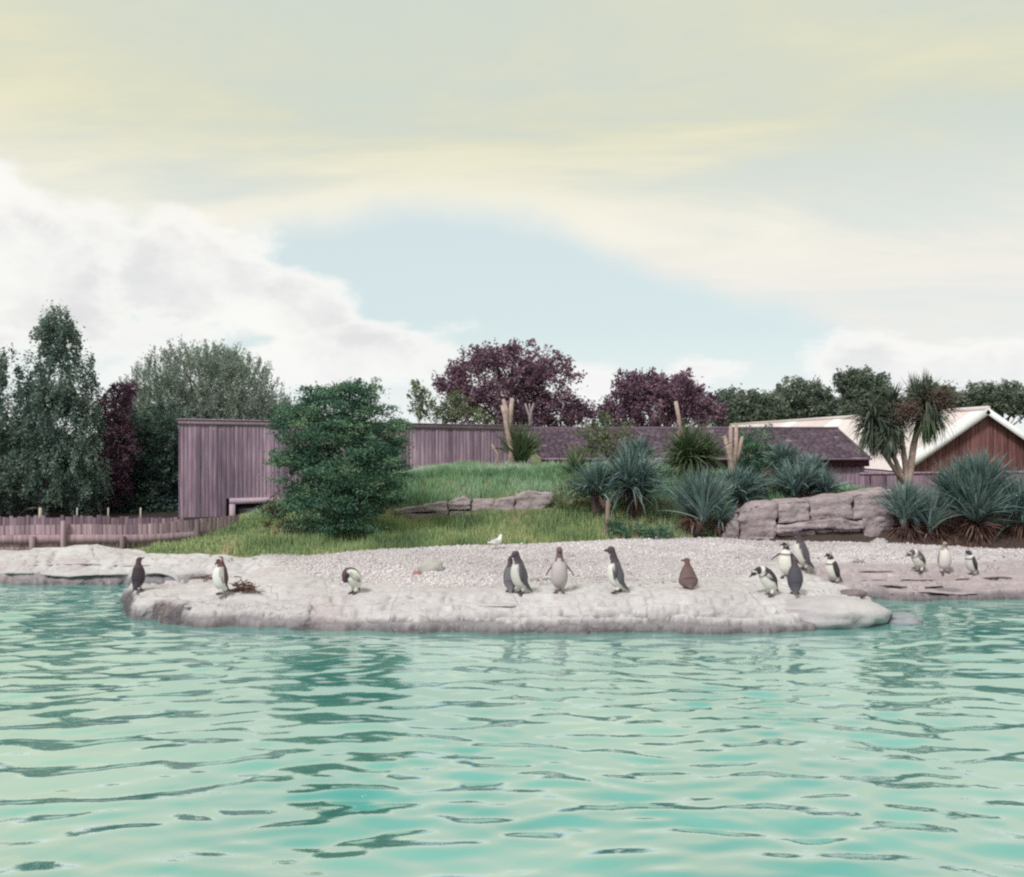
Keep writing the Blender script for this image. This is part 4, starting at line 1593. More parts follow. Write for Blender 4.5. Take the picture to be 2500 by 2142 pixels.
def trees():
    g = 'trees behind the fences and buildings'
    tree('birch_tree', 'tall dark weeping birch behind the paling fence', 'tree', (120, 1262),
         [(140, 830, 42, 70, 0, 1), (155, 930, 72, 90, 0, 1), (150, 1040, 95, 110, 0, 1), (150, 1150, 105, 95, -0.4, 1), (10, 1010, 95, 150, 0.5, 1), (-20, 1160, 120, 110, 0, 1), (215, 1190, 45, 65, -0.3, 1), (120, 790, 18, 38, 0, 1)],
         26.5, LEAF['birch'], 1150, 60, 0.085, 0.15, 21, trunk_r=0.13, bark=MAT['bark_grey'], group=g, stretch=(0.7, 0.7, 1.9), droop=0.5, up=-0.2, spray=0.12, limbs=30)
    tree('purple_shrub', 'narrow dark purple shrub between the birch and the willow', 'shrub', (270, 1262),
         [(275, 1000, 35, 45, 0, 1), (282, 1110, 42, 85, 0, 1), (270, 1200, 45, 50, 0, 1), (305, 960, 22, 25, 0, 1)],
         28.0, LEAF['purple'], 240, 60, 0.09, 0.15, 23, trunk_r=0.06, group=g, limbs=12)
    tree('willow_tree', 'broad grey-green willow with feathery upright shoots behind the timber building', 'tree', (470, 1262),
         [(480, 945, 150, 85, 0, 1), (390, 985, 95, 75, -0.5, 1), (590, 975, 95, 90, 0, 1), (500, 1050, 190, 80, 0, 1), (520, 890, 85, 40, 0, 1), (650, 1040, 80, 70, 0, 1)],
         33.0, LEAF['willow'], 1350, 60, 0.10, 0.20, 25, trunk_r=0.2, group=g, stretch=(0.6, 0.6, 1.6), up=0.9, aspect=0.35, spray=0.3, limbs=40)
    tree('dark_thicket_tree', 'dense dark green thicket filling the gap left of the timber building', 'tree', (380, 1262),
         [(400, 1100, 105, 95, 0, 1), (350, 1190, 110, 70, -0.4, 1), (420, 1200, 70, 60, -0.4, 1), (310, 1060, 55, 60, 0, 1)],
         29.5, LEAF['hedge'], 600, 65, 0.10, 0.18, 27, trunk_r=0.12, group=g, limbs=20)
    tree('dark_hedge', 'dark overgrown hedge below the birch, behind the paling fence', 'hedge', (120, 1262),
         [(40, 1150, 150, 110, 0, 0.7), (230, 1160, 130, 100, 0, 0.7), (-80, 1150, 130, 110, 0, 0.7), (330, 1130, 100, 90, 0.3, 0.7), (150, 1215, 250, 55, -0.3, 0.4), (20, 1250, 110, 32, -2.5, 0.5), (190, 1252, 120, 30, -2.5, 0.5), (370, 1252, 100, 30, -2.5, 0.5), (-120, 1250, 100, 32, -2.5, 0.5)],
         30.5, LEAF['hedge'], 1100, 60, 0.11, 0.2, 28, trunk_r=0.1, group=g, limbs=14)
    tree('purple_plum_tree', 'large round purple-leaved plum tree above the timber wall', 'tree', (1245, 1100),
         [(1235, 930, 130, 80, 0, 1), (1150, 940, 75, 55, 0, 1), (1330, 960, 80, 75, 0, 1), (1270, 890, 95, 45, 0, 1), (1200, 990, 110, 50, 0, 1), (1340, 1010, 80, 40, 0, 1), (1100, 925, 32, 22, 0, 1), (1400, 990, 25, 35, 0, 1), (1195, 872, 45, 25, 0, 1)],
         43.0, LEAF['purple'], 520, 54, 0.15, 0.28, 31, trunk_r=0.16, group=g, limbs=44, spray=0.38, trunks=[(-0.5, 0), (0.4, 0.2), (0.0, -0.2)], bark=MAT['bark_grey'])
    tree('purple_plum_tree', 'smaller purple-leaved plum tree above the tiled hut roof', 'tree', (1620, 1100),
         [(1600, 985, 115, 60, 0, 1), (1560, 950, 55, 35, 0, 1), (1650, 965, 75, 45, 0, 1), (1520, 1010, 50, 40, 0, 1), (1700, 1005, 60, 38, 0, 1), (1445, 1020, 35, 24, 0, 1), (1590, 930, 60, 20, 0, 1)],
         43.0, LEAF['purple'], 400, 54, 0.15, 0.28, 33, trunk_r=0.14, group=g, limbs=36, spray=0.38, trunks=[(-0.4, 0), (0.4, 0.1)], bark=MAT['bark_grey'])
    tree('slender_sapling', 'thin pale green sapling just right of the big bush, above the wall', 'tree', (1022, 1120),
         [(1022, 985, 20, 38, 0, 1), (1018, 955, 10, 22, 0, 1), (1050, 1000, 22, 30, 0, 1)], 37, LEAF['shrub'], 70, 26, 0.10, 0.13, 35, trunk_r=0.03, group=g, limbs=8, up=0.8)
    tree('pale_shrub', 'pale green shrub at the foot of the larger plum tree', 'shrub', (1110, 1120),
         [(1110, 990, 32, 32, 0, 1), (1165, 1012, 28, 22, 0, 1), (1085, 1012, 25, 24, 0, 1)], 38, LEAF['shrub'], 80, 34, 0.10, 0.16, 37, trunk_r=0.05, group=g, limbs=8)
    tree('broad_oak', 'broad round-headed green tree beyond the barn ridge', 'tree', (1955, 1075),
         [(1950, 975, 70, 42, 0, 1), (1900, 990, 55, 30, 0, 1), (2010, 992, 45, 30, 0, 1), (1950, 1020, 110, 30, 0, 1)], 84, LEAF['oak'], 495, 55, 0.26, 0.45, 41, trunk_r=0.3, group=g, limbs=16)
    tree('low_oak', 'low green tree between the smaller plum tree and the broad round tree', 'tree', (1815, 1075),
         [(1800, 985, 55, 26, 0, 1), (1850, 1000, 60, 28, 0, 1), (1790, 1015, 70, 28, 0, 1)], 80, LEAF['oak'], 360, 55, 0.25, 0.42, 43, trunk_r=0.25, group=g, limbs=12)
    tree('tall_oak', 'tree with separate round tufts just left of the cordyline crown', 'tree', (2110, 1075),
         [(2105, 938, 50, 28, 0, 1), (2070, 930, 28, 20, 0, 1), (2140, 955, 34, 28, 0, 1), (2095, 975, 40, 30, 0, 1), (2110, 1000, 60, 25, 0, 1)], 78, LEAF['oak'], 345, 55, 0.24, 0.38, 45, trunk_r=0.25, group=g, limbs=18, spray=0.25)
    tree('far_tree', 'far green tree just right of the cordyline crown', 'tree', (2320, 1075),
         [(2300, 980, 55, 26, 0, 1), (2345, 990, 50, 20, 0, 1), (2270, 965, 40, 26, 0, 1)], 88, LEAF['oak'], 285, 55, 0.26, 0.42, 47, trunk_r=0.25, group=g, limbs=10)
    tree('far_tree', 'far green tree beyond the right end of the barn ridge', 'tree', (2430, 1075),
         [(2390, 970, 30, 24, 0, 1), (2450, 975, 60, 34, 0, 1), (2520, 985, 60, 30, 0, 1)], 86, LEAF['oak'], 300, 55, 0.26, 0.42, 49, trunk_r=0.25, group=g, limbs=10)
    tree('far_hedge_tree', 'dark low tree line mass seen under the tufted tree above the barn', 'tree', (2050, 1075),
         [(2030, 1010, 90, 22, 0, 1), (2180, 1000, 90, 26, 0, 1)], 92, LEAF['hedge'], 200, 40, 0.27, 0.42, 51, trunk_r=0.25, group=g, limbs=8)
    # the big bush on the bank
    b = tree('big_bush', 'big dark green feathery bush on the bank in front of the timber building', 'bush', (850, 1318),
             [(840, 1010, 95, 65, 0, 1), (760, 1055, 85, 75, -0.2, 1), (900, 1060, 80, 85, 0, 1), (830, 1130, 140, 80, -0.3, 1), (800, 1220, 115, 75, -0.4, 1), (930, 1150, 55, 70, 0, 1),
              (880, 965, 30, 25, 0, 1), (810, 960, 50, 25, 0, 1), (705, 1030, 35, 40, 0, 1), (950, 1060, 40, 60, 0.1, 1), (730, 1160, 50, 60, -0.2, 1), (830, 1280, 85, 32, -0.5, 1), (930, 1215, 40, 30, 0, 1)],
             19.0, LEAF['bush'], 400, 165, 0.066, 0.19, 55, trunk_r=0.07, limbs=60, stretch=(1.35, 1.2, 0.42), spray=0.25, trunks=[(0.5, -0.2), (-0.1, 0.0), (0.15, 0.2)], inner=0.5, aspect=0.42)
    tree('low_bramble', 'low reddish-leaved bramble at the left foot of the big bush', 'shrub', (690, 1330),
         [(690, 1270, 42, 35, 0, 1), (660, 1240, 28, 22, 0, 1), (720, 1300, 40, 24, 0, 1)], 18.6, LEAF['rust'], 60, 18, 0.05, 0.08, 57, trunk_r=0.015, limbs=10)
    tree('climbing_shrub', 'loose pale green shrub in front of the tiled hut roof', 'shrub', (1480, 1150),
         [(1470, 1085, 42, 32, 0, 1), (1530, 1055, 24, 18, 0, 1), (1435, 1052, 20, 16, 0, 1), (1530, 1110, 40, 20, 0, 1), (1400, 1118, 30, 22, 0, 1), (1475, 1035, 20, 26, 0, 1), (1580, 1120, 22, 16, 0, 1)],
         26.5, LEAF['shrub'], 190, 26, 0.07, 0.12, 59, trunk_r=0.025, limbs=16)
    tree('leafy_shrub', 'rounded bright green shrub behind the forked cut trunk', 'shrub', (1850, 1200),
         [(1845, 1085, 42, 42, 0, 1), (1810, 1120, 30, 45, 0, 1), (1880, 1140, 45, 50, 0, 1)], 23.0, LEAF['bush'], 170, 40, 0.06, 0.11, 61, trunk_r=0.04, limbs=14)
    tree('leafy_shrub', 'dark leafy shrub above the rock wall, between the grey-green yuccas', 'shrub', (1890, 1230),
         [(1890, 1195, 50, 32, 0, 1), (1850, 1205, 34, 26, 0, 1), (1930, 1180, 30, 28, 0, 1)], 20.6, LEAF['hedge'], 130, 34, 0.05, 0.09, 63, trunk_r=0.03, limbs=10)
    tree('leafy_shrub', 'grey-green weedy shrub at the right end of the low stone wall', 'shrub', (1400, 1270),
         [(1400, 1215, 45, 40, 0, 1), (1440, 1250, 45, 34, 0, 1), (1370, 1240, 28, 24, 0, 1), (1420, 1180, 40, 26, 0, 1)], 20.2, LEAF['shrub'], 150, 32, 0.045, 0.09, 65, trunk_r=0.02, limbs=10, up=0.5)
    tree('leafy_shrub', 'low green shrub in front of the dead yucca skirt by the stake', 'shrub', (1560, 1318),
         [(1545, 1298, 45, 18, 0, 1), (1610, 1302, 40, 14, 0, 1), (1500, 1290, 28, 20, 0, 1)], 18.9, LEAF['bush'], 110, 30, 0.045, 0.07, 67, trunk_r=0.015, limbs=8)


def blades(origin_list, n, L, W, elev, droop, seed, tint=(0.5, 0.18), curl=0.0):
    """rosette leaves as folded tapering strips; elev = (mean, spread) in degrees"""
    r = np.random.default_rng(seed)
    o = np.array(origin_list, float)
    k = r.integers(0, len(o), n)
    th = r.random(n) * 2 * math.pi
    ph = np.radians(np.clip(r.normal(elev[0], elev[1], n), -80, 89))
    Ls = L * r.uniform(0.7, 1.15, n)
    segs = 5
    s = np.linspace(0, 1, segs)
    h = np.stack([np.cos(th), np.sin(th), np.zeros(n)], 1)
    side = np.stack([-np.sin(th), np.cos(th), np.zeros(n)], 1)
    V = np.zeros((n, segs, 3, 3))
    dr = droop * (r.uniform(0.0, 1.4, n) + 1.6 * (r.random(n) < 0.14))
    pos = o[k].copy()
    pos += r.normal(size=(n, 3)) * 0.02
    ang = ph.copy()
    wid = np.array([0.75, 1.0, 0.85, 0.5, 0.04])
    tw = r.normal(0, 0.5, n)
    for i in range(segs):
        d = h * np.cos(ang)[:, None] + np.array([0, 0, 1]) * np.sin(ang)[:, None]
        up = -h * np.sin(ang)[:, None] + np.array([0, 0, 1]) * np.cos(ang)[:, None]
        sd = side * np.cos(tw)[:, None] + up * np.sin(tw)[:, None]
        upn = np.cross(d, sd)
        w = W * wid[i] * r.uniform(0.9, 1.1, n)[:, None]
        V[:, i, 0] = pos - sd * w * 0.5 + upn * w * 0.25
        V[:, i, 1] = pos
        V[:, i, 2] = pos + sd * w * 0.5 + upn * w * 0.25
        pos = pos + d * (Ls / (segs - 1))[:, None]
        ang = ang - dr / (segs - 1)
    base = (np.arange(n) * segs * 3)[:, None]
    F = []
    for i in range(segs - 1):
        for j in range(2):
            q = np.array([i * 3 + j, i * 3 + j + 1, (i + 1) * 3 + j + 1, (i + 1) * 3 + j])
            F.append(base + q)
    F = np.concatenate(F)
    t = np.clip(r.normal(tint[0], tint[1], n), 0, 1)
    return V.reshape(-1, 3), F, np.repeat(t, segs * 3)


def tint_mesh(name, parts, mat, parent, stuff=True):
    V, F, T = [], [], []
    n = 0
    for v, f, t in parts:
        V.append(v)
        F.append(f + n)
        T.append(t)
        n += len(v)
    me = mesh_np(name, np.concatenate(V), np.concatenate(F), False)
    at = me.attributes.new('tint', 'FLOAT', 'POINT')
    at.data.foreach_set('value', np.concatenate(T).astype(np.float32))
    o = obj(name, me, mat, parent)
    if stuff:
        o['kind'] = 'stuff'
    return o


def yucca(px, py, Y, rad_px, label, mat='yucca', n=150, skirt=60, stem_px=0, seed=1, elev=(48, 26), heads=None, width=0.042, name='yucca', droop=0.75):
    """rosette centre at (px, py); radius in photo pixels; stem reaches down stem_px"""
    c = P(px, py, Y)
    gz = float(ground_z(np.array([c.x]), np.array([c.y]))[0])
    L = rad_px / FPX * Y
    root = empty(name, (c.x, c.y, gz))
    h0 = c.z - gz
    if h0 < 0.06:
        h0 = 0.06
    hs = [(0, 0, h0)]
    if not heads and n >= 80:
        q = np.random.default_rng(seed + 50)
        for k in range(2 if n < 130 else 3):
            hs.append((q.normal() * 0.16, q.normal() * 0.14, max(0.08, h0 + q.normal() * 0.10)))
        n = int(n * 1.25 / len(hs) * 1.3)
        L *= 0.93
    if heads:
        hs = [((hx - px) / FPX * Y, dy, h0 + (py - hy) / FPX * Y) for hx, hy, dy in heads]
    tint_mesh('leaves', [blades(hs, int(n * 1.7) * len(hs), L * 1.12, width, elev, droop, seed)], LEAF[mat], root)
    if skirt:
        tint_mesh('dead_leaves', [blades([(a, b, max(0.05, z_ - 0.04)) for a, b, z_ in hs[:1]], int(skirt * 1.8), L * 0.6, width * 0.55, (-18, 34), 1.1, seed + 3, (0.42, 0.28))], LEAF['dead'], root)
    mb = MB()
    for a, b, z_ in hs:
        mb.tube([(a * 0.3, b * 0.3, -0.1), (a * 0.7, b * 0.7, z_ * 0.5), (a, b, z_)], [0.07, 0.06, 0.05], 8)
    obj('stem', mb.mesh('stem', True), MAT['bark'], root)
    tag(root, label, 'yucca', 'yuccas and spiky plants on the bank')
    return root


def cut_trunk(px, base_py, Y, stems, label, mat='bark_pale', seed=1):
    """bare sawn cordyline stems: stems = [[(px,py,r px), ...], ...]"""
    b = P(px, base_py, Y)
    root = empty('cut_trunk', b)
    r = np.random.default_rng(seed)
    for st in stems:
        pts = [np.array(P(x, y, Y) - b) + np.array([0, r.normal() * 0.02, 0]) for x, y, w in st]
        mb = MB()
        mb.tube(pts, [w / FPX * Y for x, y, w in st], 8)
        obj('stem', mb.mesh('stem', True), MAT[mat], root)
    tag(root, label, 'tree stump', 'bare sawn trunks on the bank')
    return root


def cordyline():
    Y = 20.5
    b = P(2200, 1215, Y)
    gz = float(ground_z(np.array([b.x]), np.array([b.y]))[0])
    root = empty('cordyline_tree', (b.x, b.y, gz))
    o = Vector((b.x, b.y, gz))

    def q(px, py, dy=0.0):
        p = P(px, py, Y) - o
        return np.array([p.x, p.y + dy, p.z])
    heads = [(2136, 1028, 0.1, 50), (2192, 1000, 0.25, 44), (2262, 992, -0.1, 56), (2165, 1062, -0.15, 36)]
    for pts, rr in [([(2212, 1230), (2208, 1180), (2190, 1130), (2168, 1080), (2160, 1050)], (8, 7, 6, 5, 5)),
                    ([(2206, 1180), (2160, 1110), (2138, 1060), (2140, 1025)], (6, 5, 4.5, 4)),
                    ([(2212, 1230), (2214, 1160), (2206, 1090), (2198, 1005)], (9, 8, 6, 5)),
                    ([(2222, 1230), (2220, 1170), (2232, 1090), (2254, 995)], (10, 9, 8, 6))]:
        mb = MB()
        mb.tube([q(x, y, 0.02 * i) for i, (x, y) in enumerate(pts)], np.array(rr) / FPX * Y, 9)
        obj('trunk', mb.mesh('trunk', True), MAT['bark_pale'], root)
    for i, (x, y, dy, rp) in enumerate(heads):
        L = rp / FPX * Y * 1.55
        c = q(x, y, dy)
        hd = empty('crown')
        hd.parent = root
        tint_mesh('leaves', [blades([c, c + np.array([0, 0, 0.1])], 260, L, 0.038, (5, 44), 1.5, 70 + i)], LEAF['cordy'], hd)
        tint_mesh('hanging_leaves', [blades([c - np.array([0, 0, 0.06])], 230, L * 1.08, 0.034, (-58, 20), 0.8, 80 + i, (0.45, 0.25))], LEAF['cordy' if i != 2 else 'yucca_green'], hd)
    # upright young leaves above the right head and brown flower heads
    c = q(2250, 985)
    tint_mesh('upright_leaves', [blades([q(2238, 985), q(2262, 985)], 70, 0.72, 0.04, (74, 10), 0.15, 91)], LEAF['cordy'], root)
    r = np.random.default_rng(6)
    for k, (x, y, rp) in enumerate([(2195, 1005, 30), (2278, 975, 30)]):
        C = q(x, y, -0.42) + r.normal(size=(1500, 3)) * (rp / FPX * Y * 0.50)
        v, f, t = leaf_quads(C, 0.05, seed=95 + k, aspect=0.5)
        tint_mesh('flower_head', [(v, f, t)], LEAF['plume'], root)
    tag(root, 'cordyline palm tree with several spiky heads beside the barn', 'palm tree')


def plants():
    yucca(1545, 1195, 19.9, 118, 'largest grey-green yucca with long dead leaf skirt, in front of the hut', n=190, skirt=110, seed=1, elev=(50, 27))
    yucca(1462, 1205, 19.7, 85, 'grey-green yucca leaning out at the left of the largest yucca', n=110, skirt=30, seed=2, elev=(55, 24))
    yucca(1405, 1190, 22.5, 62, 'pale wispy yucca at the back edge of the grass mound', mat='yucca_green', n=60, skirt=0, seed=15, elev=(62, 16))
    yucca(1560, 1130, 22.6, 62, 'small upright yucca just behind the largest yucca', n=80, skirt=0, seed=3, elev=(62, 18))
    yucca(1690, 1132, 22.2, 92, 'round olive-green spiky plant behind the yuccas, below the plum tree', mat='yucca_green', n=230, skirt=50, seed=4, elev=(38, 34), width=0.035)
    yucca(1690, 1262, 19.3, 112, 'upright blue-green yucca with pale stalks next to the rock wall', n=170, skirt=90, seed=5, elev=(66, 16), droop=0.5)
    yucca(1760, 1275, 19.1, 60, 'short yucca with straw-coloured skirt at the left end of the rock wall', n=40, skirt=90, seed=16, elev=(58, 20))
    yucca(1812, 1222, 20.0, 78, 'green yucca growing over the left top of the rock wall', n=130, skirt=20, seed=6, elev=(55, 24), mat='yucca')
    yucca(1905, 1150, 21.4, 62, 'blue-green yucca in front of the hut roof, above the rock wall', n=120, skirt=20, seed=7, elev=(55, 24))
    yucca(1962, 1205, 20.1, 88, 'yucca with reddish dead leaves above the middle of the rock wall', n=110, skirt=60, seed=8, elev=(64, 16))
    yucca(2010, 1205, 20.2, 66, 'smaller dark yucca leaning right above the rock wall', n=80, skirt=15, seed=9, elev=(52, 22))
    yucca(1985, 1165, 20.6, 60, 'upright yucca reaching up to the hut eave', n=60, skirt=0, seed=10, elev=(74, 10))
    yucca(2215, 1278, 18.7, 98, 'yucca right of the rock wall in front of the cordyline trunks', n=140, skirt=130, seed=11, elev=(68, 15), droop=0.45)
    yucca(2280, 1285, 18.6, 92, 'middle yucca of the right-hand clump above the standing penguin', n=110, skirt=150, seed=12, elev=(68, 15), droop=0.45)
    yucca(2385, 1270, 18.4, 112, 'tallest dark blue-green yucca of the right-hand clump', n=230, skirt=220, seed=13, droop=0.5, elev=(64, 18), heads=[(2385, 1278, 0), (2362, 1245, 0.3), (2412, 1225, 0.3)], width=0.05)
    yucca(2500, 1265, 18.4, 120, 'yucca at the far right edge of the clump', n=160, skirt=90, seed=14, elev=(56, 22))
    yucca(1272, 1135, 25.0, 92, 'upright green grassy tuft against the timber wall', mat='yucca_green', n=150, skirt=0, seed=17, elev=(68, 14), width=0.04, name='grass_tuft')
    # hanging dead stubs below the largest yucca
    cut_trunk(1246, 1150, 24.9, [[(1250, 1160, 8), (1249, 1100, 8), (1240, 1050, 8), (1232, 1010, 6), (1226, 990, 5)], [(1240, 1050, 8), (1236, 1000, 6), (1228, 975, 4)], [(1243, 1060, 7), (1247, 1010, 6), (1250, 972, 5)], [(1212, 1145, 3), (1216, 1110, 3), (1200, 1085, 2.5)]],
              'forked bare pinkish trunk against the timber wall, below the larger plum tree', seed=1)
    cut_trunk(1660, 1150, 23.0, [[(1664, 1140, 6), (1656, 1080, 5), (1650, 1055, 5)], [(1664, 1085, 5.5), (1658, 1020, 5), (1650, 980, 5)]],
              'single bare pale trunk rising above the hut ridge', seed=2)
    cut_trunk(1787, 1175, 22.0, [[(1790, 1180, 10), (1787, 1150, 9), (1778, 1100, 6), (1768, 1065, 5)], [(1786, 1150, 8), (1784, 1090, 5), (1783, 1040, 4.5)], [(1790, 1150, 8), (1797, 1090, 5), (1799, 1038, 4.5)], [(1794, 1140, 6), (1806, 1095, 5), (1812, 1066, 4)]],
              'cluster of four bare pale trunks forking like a hand, left of the hut roof end', seed=3)
    cut_trunk(1295, 1035, 36, [[(1296, 1080, 3), (1292, 1015, 2.5), (1282, 985, 2)], [(1295, 1060, 3), (1297, 1005, 2.5), (1303, 985, 2)], [(1296, 1060, 3), (1294, 1000, 2), (1292, 985, 1.6)]],
              'thin grey forked stem behind the timber wall under the larger plum tree', 'bark_grey', seed=4)
    cordyline()
    # stake in the grass
    a, b = P(1482, 1222, 18.9), P(1482, 1305, 18.9)
    root = empty('wooden_stake', b)
    o = board('post', MAT['stake'], root, -0.04, 0.04, 0, -0.2, a.z - b.z, 0.07, 0.1, 0.02)
    tag(root, 'square wooden stake standing in the grass below the yuccas', 'stake')


def scatter_grass():
    r = np.random.default_rng(77)

    def patch(n, xr, yr, h, w, seed, tf, name, label, mat, keep=None):
        X = r.uniform(*xr, n)
        Y = r.uniform(*yr, n)
        ok = (Y > Ygrass(X) + 0.02)
        if keep is not None:
            ok &= keep(X, Y)
        # tussocks: thin out by noise
        dn = fbm(X * 1.6, Y * 1.6, seed, 3)
        ok &= r.random(n) < np.clip(0.75 + 0.9 * dn, 0.12, 1)
        X, Y, dn = X[ok], Y[ok], dn[ok]
        n = len(X)
        Z = ground_z(X, Y) - 0.02
        hh = h * r.uniform(0.45, 1.25, n) * (0.85 + 0.5 * np.clip(dn, -0.5, 0.6)) * np.clip((Y - Ygrass(X)) / 0.35 + 0.35, 0.3, 1)
        th = r.random(n) * 6.283
        lean = r.normal(0, 0.28, n)[:, None] * np.stack([np.cos(th), np.sin(th)], 1)
        wx = w * r.uniform(0.6, 1.3, n) * np.cos(th + 1.3)
        wy = w * r.uniform(0.6, 1.3, n) * np.sin(th + 1.3)
        V = np.zeros((n, 5, 3))
        base = np.stack([X, Y, Z], 1)
        V[:, 0] = base
        V[:, 1] = base + np.stack([wx, wy, np.zeros(n)], 1)
        mid = base + np.stack([lean[:, 0] * hh * 0.35, lean[:, 1] * hh * 0.35, hh * 0.58], 1)
        V[:, 2] = mid + np.stack([wx * 0.8, wy * 0.8, np.zeros(n)], 1)
        V[:, 3] = mid
        V[:, 4] = base + np.stack([lean[:, 0] * hh + wx * 0.4, lean[:, 1] * hh + wy * 0.4, hh * 0.98], 1)
        b = (np.arange(n) * 5)[:, None]
        F4 = b + np.array([0, 1, 2, 3])
        F3 = b + np.array([3, 2, 4])
        t = np.clip(tf(X, Y) + r.normal(0, 0.13, n), 0, 1)
        me = mesh_np(name, V.reshape(-1, 3), [F4, F3], False)
        at = me.attributes.new('tint', 'FLOAT', 'POINT')
        at.data.foreach_set('value', np.repeat(t, 5).astype(np.float32))
        tag(obj(name, me, LEAF[mat]), label, 'grass', kind='stuff')

    def tf_front(X, Y):
        q = fbm(X * 0.9, Y * 0.7, 151, 3)
        edge = np.exp(-(Y - Ygrass(X)) / 0.5)
        return 0.40 + 0.55 * q + 0.24 * edge

    def tf_bank(X, Y):
        q = fbm(X * 0.8, Y * 0.8, 161, 3)
        return 0.42 + 0.45 * q + 0.35 * sstep(Y, 22.6, 24.5)

    def tf_left(X, Y):
        return 0.48 + 0.3 * fbm(X * 1.1, Y * 1.1, 171, 3)
    patch(62000, (-6.2, 4.6), (16.2, 20.3), 0.24, 0.016, 181, tf_front, 'grass', 'long green and straw-coloured grass along the pebble beach', 'grass', lambda X, Y: (Y < 20.25) & (X > -5.0 + (Y - 18) * 0.3))
    patch(52000, (-6.0, 4.0), (20.85, 25.5), 0.22, 0.018, 191, tf_bank, 'bank_grass', 'blue-green grass on top of the bank behind the low stone wall', 'bank')
    patch(26000, (2.0, 9.0), (18.9, 24.0), 0.20, 0.018, 221, tf_bank, 'bank_undergrowth', 'grassy undergrowth between the yuccas above the rock wall', 'bank', lambda X, Y: (Y > 19.9) | (X < 4.2))
    patch(16000, (3.6, 11.0), (17.0, 19.9), 0.11, 0.016, 231, lambda X, Y: 0.45 + 0.4 * fbm(X * 1.3, Y * 1.3, 233, 3), 'leaf_litter', 'brown fallen yucca leaves along the foot of the planting', 'dead')
    patch(36000, (-7.0, -3.6), (16.5, 23.5), 0.12, 0.022, 201, tf_left, 'weed_grass', 'weedy bright green growth on the mound left of the big bush', 'grass')


def pebbles():
    r = np.random.default_rng(33)
    n = 84000
    X = r.uniform(-5.2, 10.2, n)
    Y = r.uniform(13.2, 19.6, n)
    yp, yg = Ypeb(X), Ygrass(X)
    jit = fbm(X * 1.7, Y * 1.7, 211, 3) * 0.35
    ok = (Y > yp + jit) & (Y < yg + 0.25)
    thin = np.clip((Y - yp - jit) / 0.5, 0.12, 1)
    thin *= np.clip(0.8 + 1.1 * fbm(X * 0.9, Y * 1.3, 213, 3), 0.3, 1)
    ok &= r.random(n) < thin
    X, Y = X[ok], Y[ok]
    n = len(X)
    Z = sz_at(X, Y)
    s = 0.011 + 0.016 * r.random(n) ** 2.4
    big = r.random(n) < 0.012
    s[big] *= 1.9
    bm = bmesh.new()
    bmesh.ops.create_icosphere(bm, subdivisions=1, radius=1)
    bv = np.array([v.co for v in bm.verts])
    bf = np.array([[v.index for v in f.verts] for f in bm.faces])
    bm.free()
    m = len(bv)
    # each pebble flattened, turned and dented on its own
    th = r.random(n) * 6.283
    sc = np.stack([s * r.uniform(0.8, 1.5, n), s * r.uniform(0.7, 1.2, n), s * r.uniform(0.45, 0.85, n)], 1)
    dent = 1 + r.normal(0, 0.09, (n, m))
    V = bv[None] * dent[:, :, None] * sc[:, None, :]
    c, q = np.cos(th)[:, None], np.sin(th)[:, None]
    V = np.stack([V[..., 0] * c - V[..., 1] * q, V[..., 0] * q + V[..., 1] * c, V[..., 2]], 2)
    V += np.stack([X, Y, Z + sc[:, 2] * 0.35], 1)[:, None, :]
    F = (np.arange(n) * m)[:, None, None] + bf[None]
    base = np.array([[0.63, 0.605, 0.625], [0.57, 0.53, 0.555], [0.67, 0.645, 0.645], [0.46, 0.415, 0.45], [0.56, 0.49, 0.49]])
    base = base * np.array([0.925, 0.91, 0.92])
    col = base[r.choice(5, n, p=[0.36, 0.26, 0.2, 0.1, 0.08])] * (r.uniform(0.80, 1.12, n) * (1 + 0.22 * fbm(X * 0.7, Y * 1.1, 217, 3)))[:, None]
    me = mesh_np('pebbles', V.reshape(-1, 3), F.reshape(-1, 3), True, np.repeat(col, m, 0))
    tag(obj('gravel', me, MAT['pebble']), 'pale pinkish-grey pebbles covering the beach', 'pebbles', kind='stuff')


def rock(name, px, py, size, label, seed, col=((0.38, 0.33, 0.34), (0.52, 0.48, 0.47)), sink=0.3, cat='rock', loc=None, flat=0.0):
    p = loc if loc is not None else on_shore(px, py)
    bm = bmesh.new()
    bmesh.ops.create_icosphere(bm, subdivisions=4, radius=1)
    co = np.array([v.co for v in bm.verts])
    d = 1 + 0.20 * fbm(co[:, 0] * 1.3 + co[:, 1] + seed, co[:, 2] * 1.6 + co[:, 1] * 0.8, seed, 4) + 0.05 * fbm(co[:, 0] * 6 + co[:, 1] * 3, co[:, 2] * 7, seed + 3, 3)
    co = co * d[:, None]
    co[:, 2] = np.where(co[:, 2] > flat, flat + (co[:, 2] - flat) * 0.45, co[:, 2]) if flat else co[:, 2]
    co = co * np.array(size)
    for v, c in zip(bm.verts, co):
        v.co = c
    me = bpy.data.meshes.new(name)
    bm.to_mesh(me)
    bm.free()
    me.polygons.foreach_set('use_smooth', np.ones(len(me.polygons), bool))
    key = 'rock_' + str(col)
    if key not in MAT:
        MAT[key] = mat_noise('boulder_rock', [(0.3, col[0]), (0.65, col[1])], 2.6, 7, 0.9, 0.5, 0.03, 10)
    o = obj(name, me, MAT[key])
    o.location = (p.x, p.y, p.z + size[2] * (1 - 2 * sink) * 0.5)
    tag(o, label, cat)
    return o


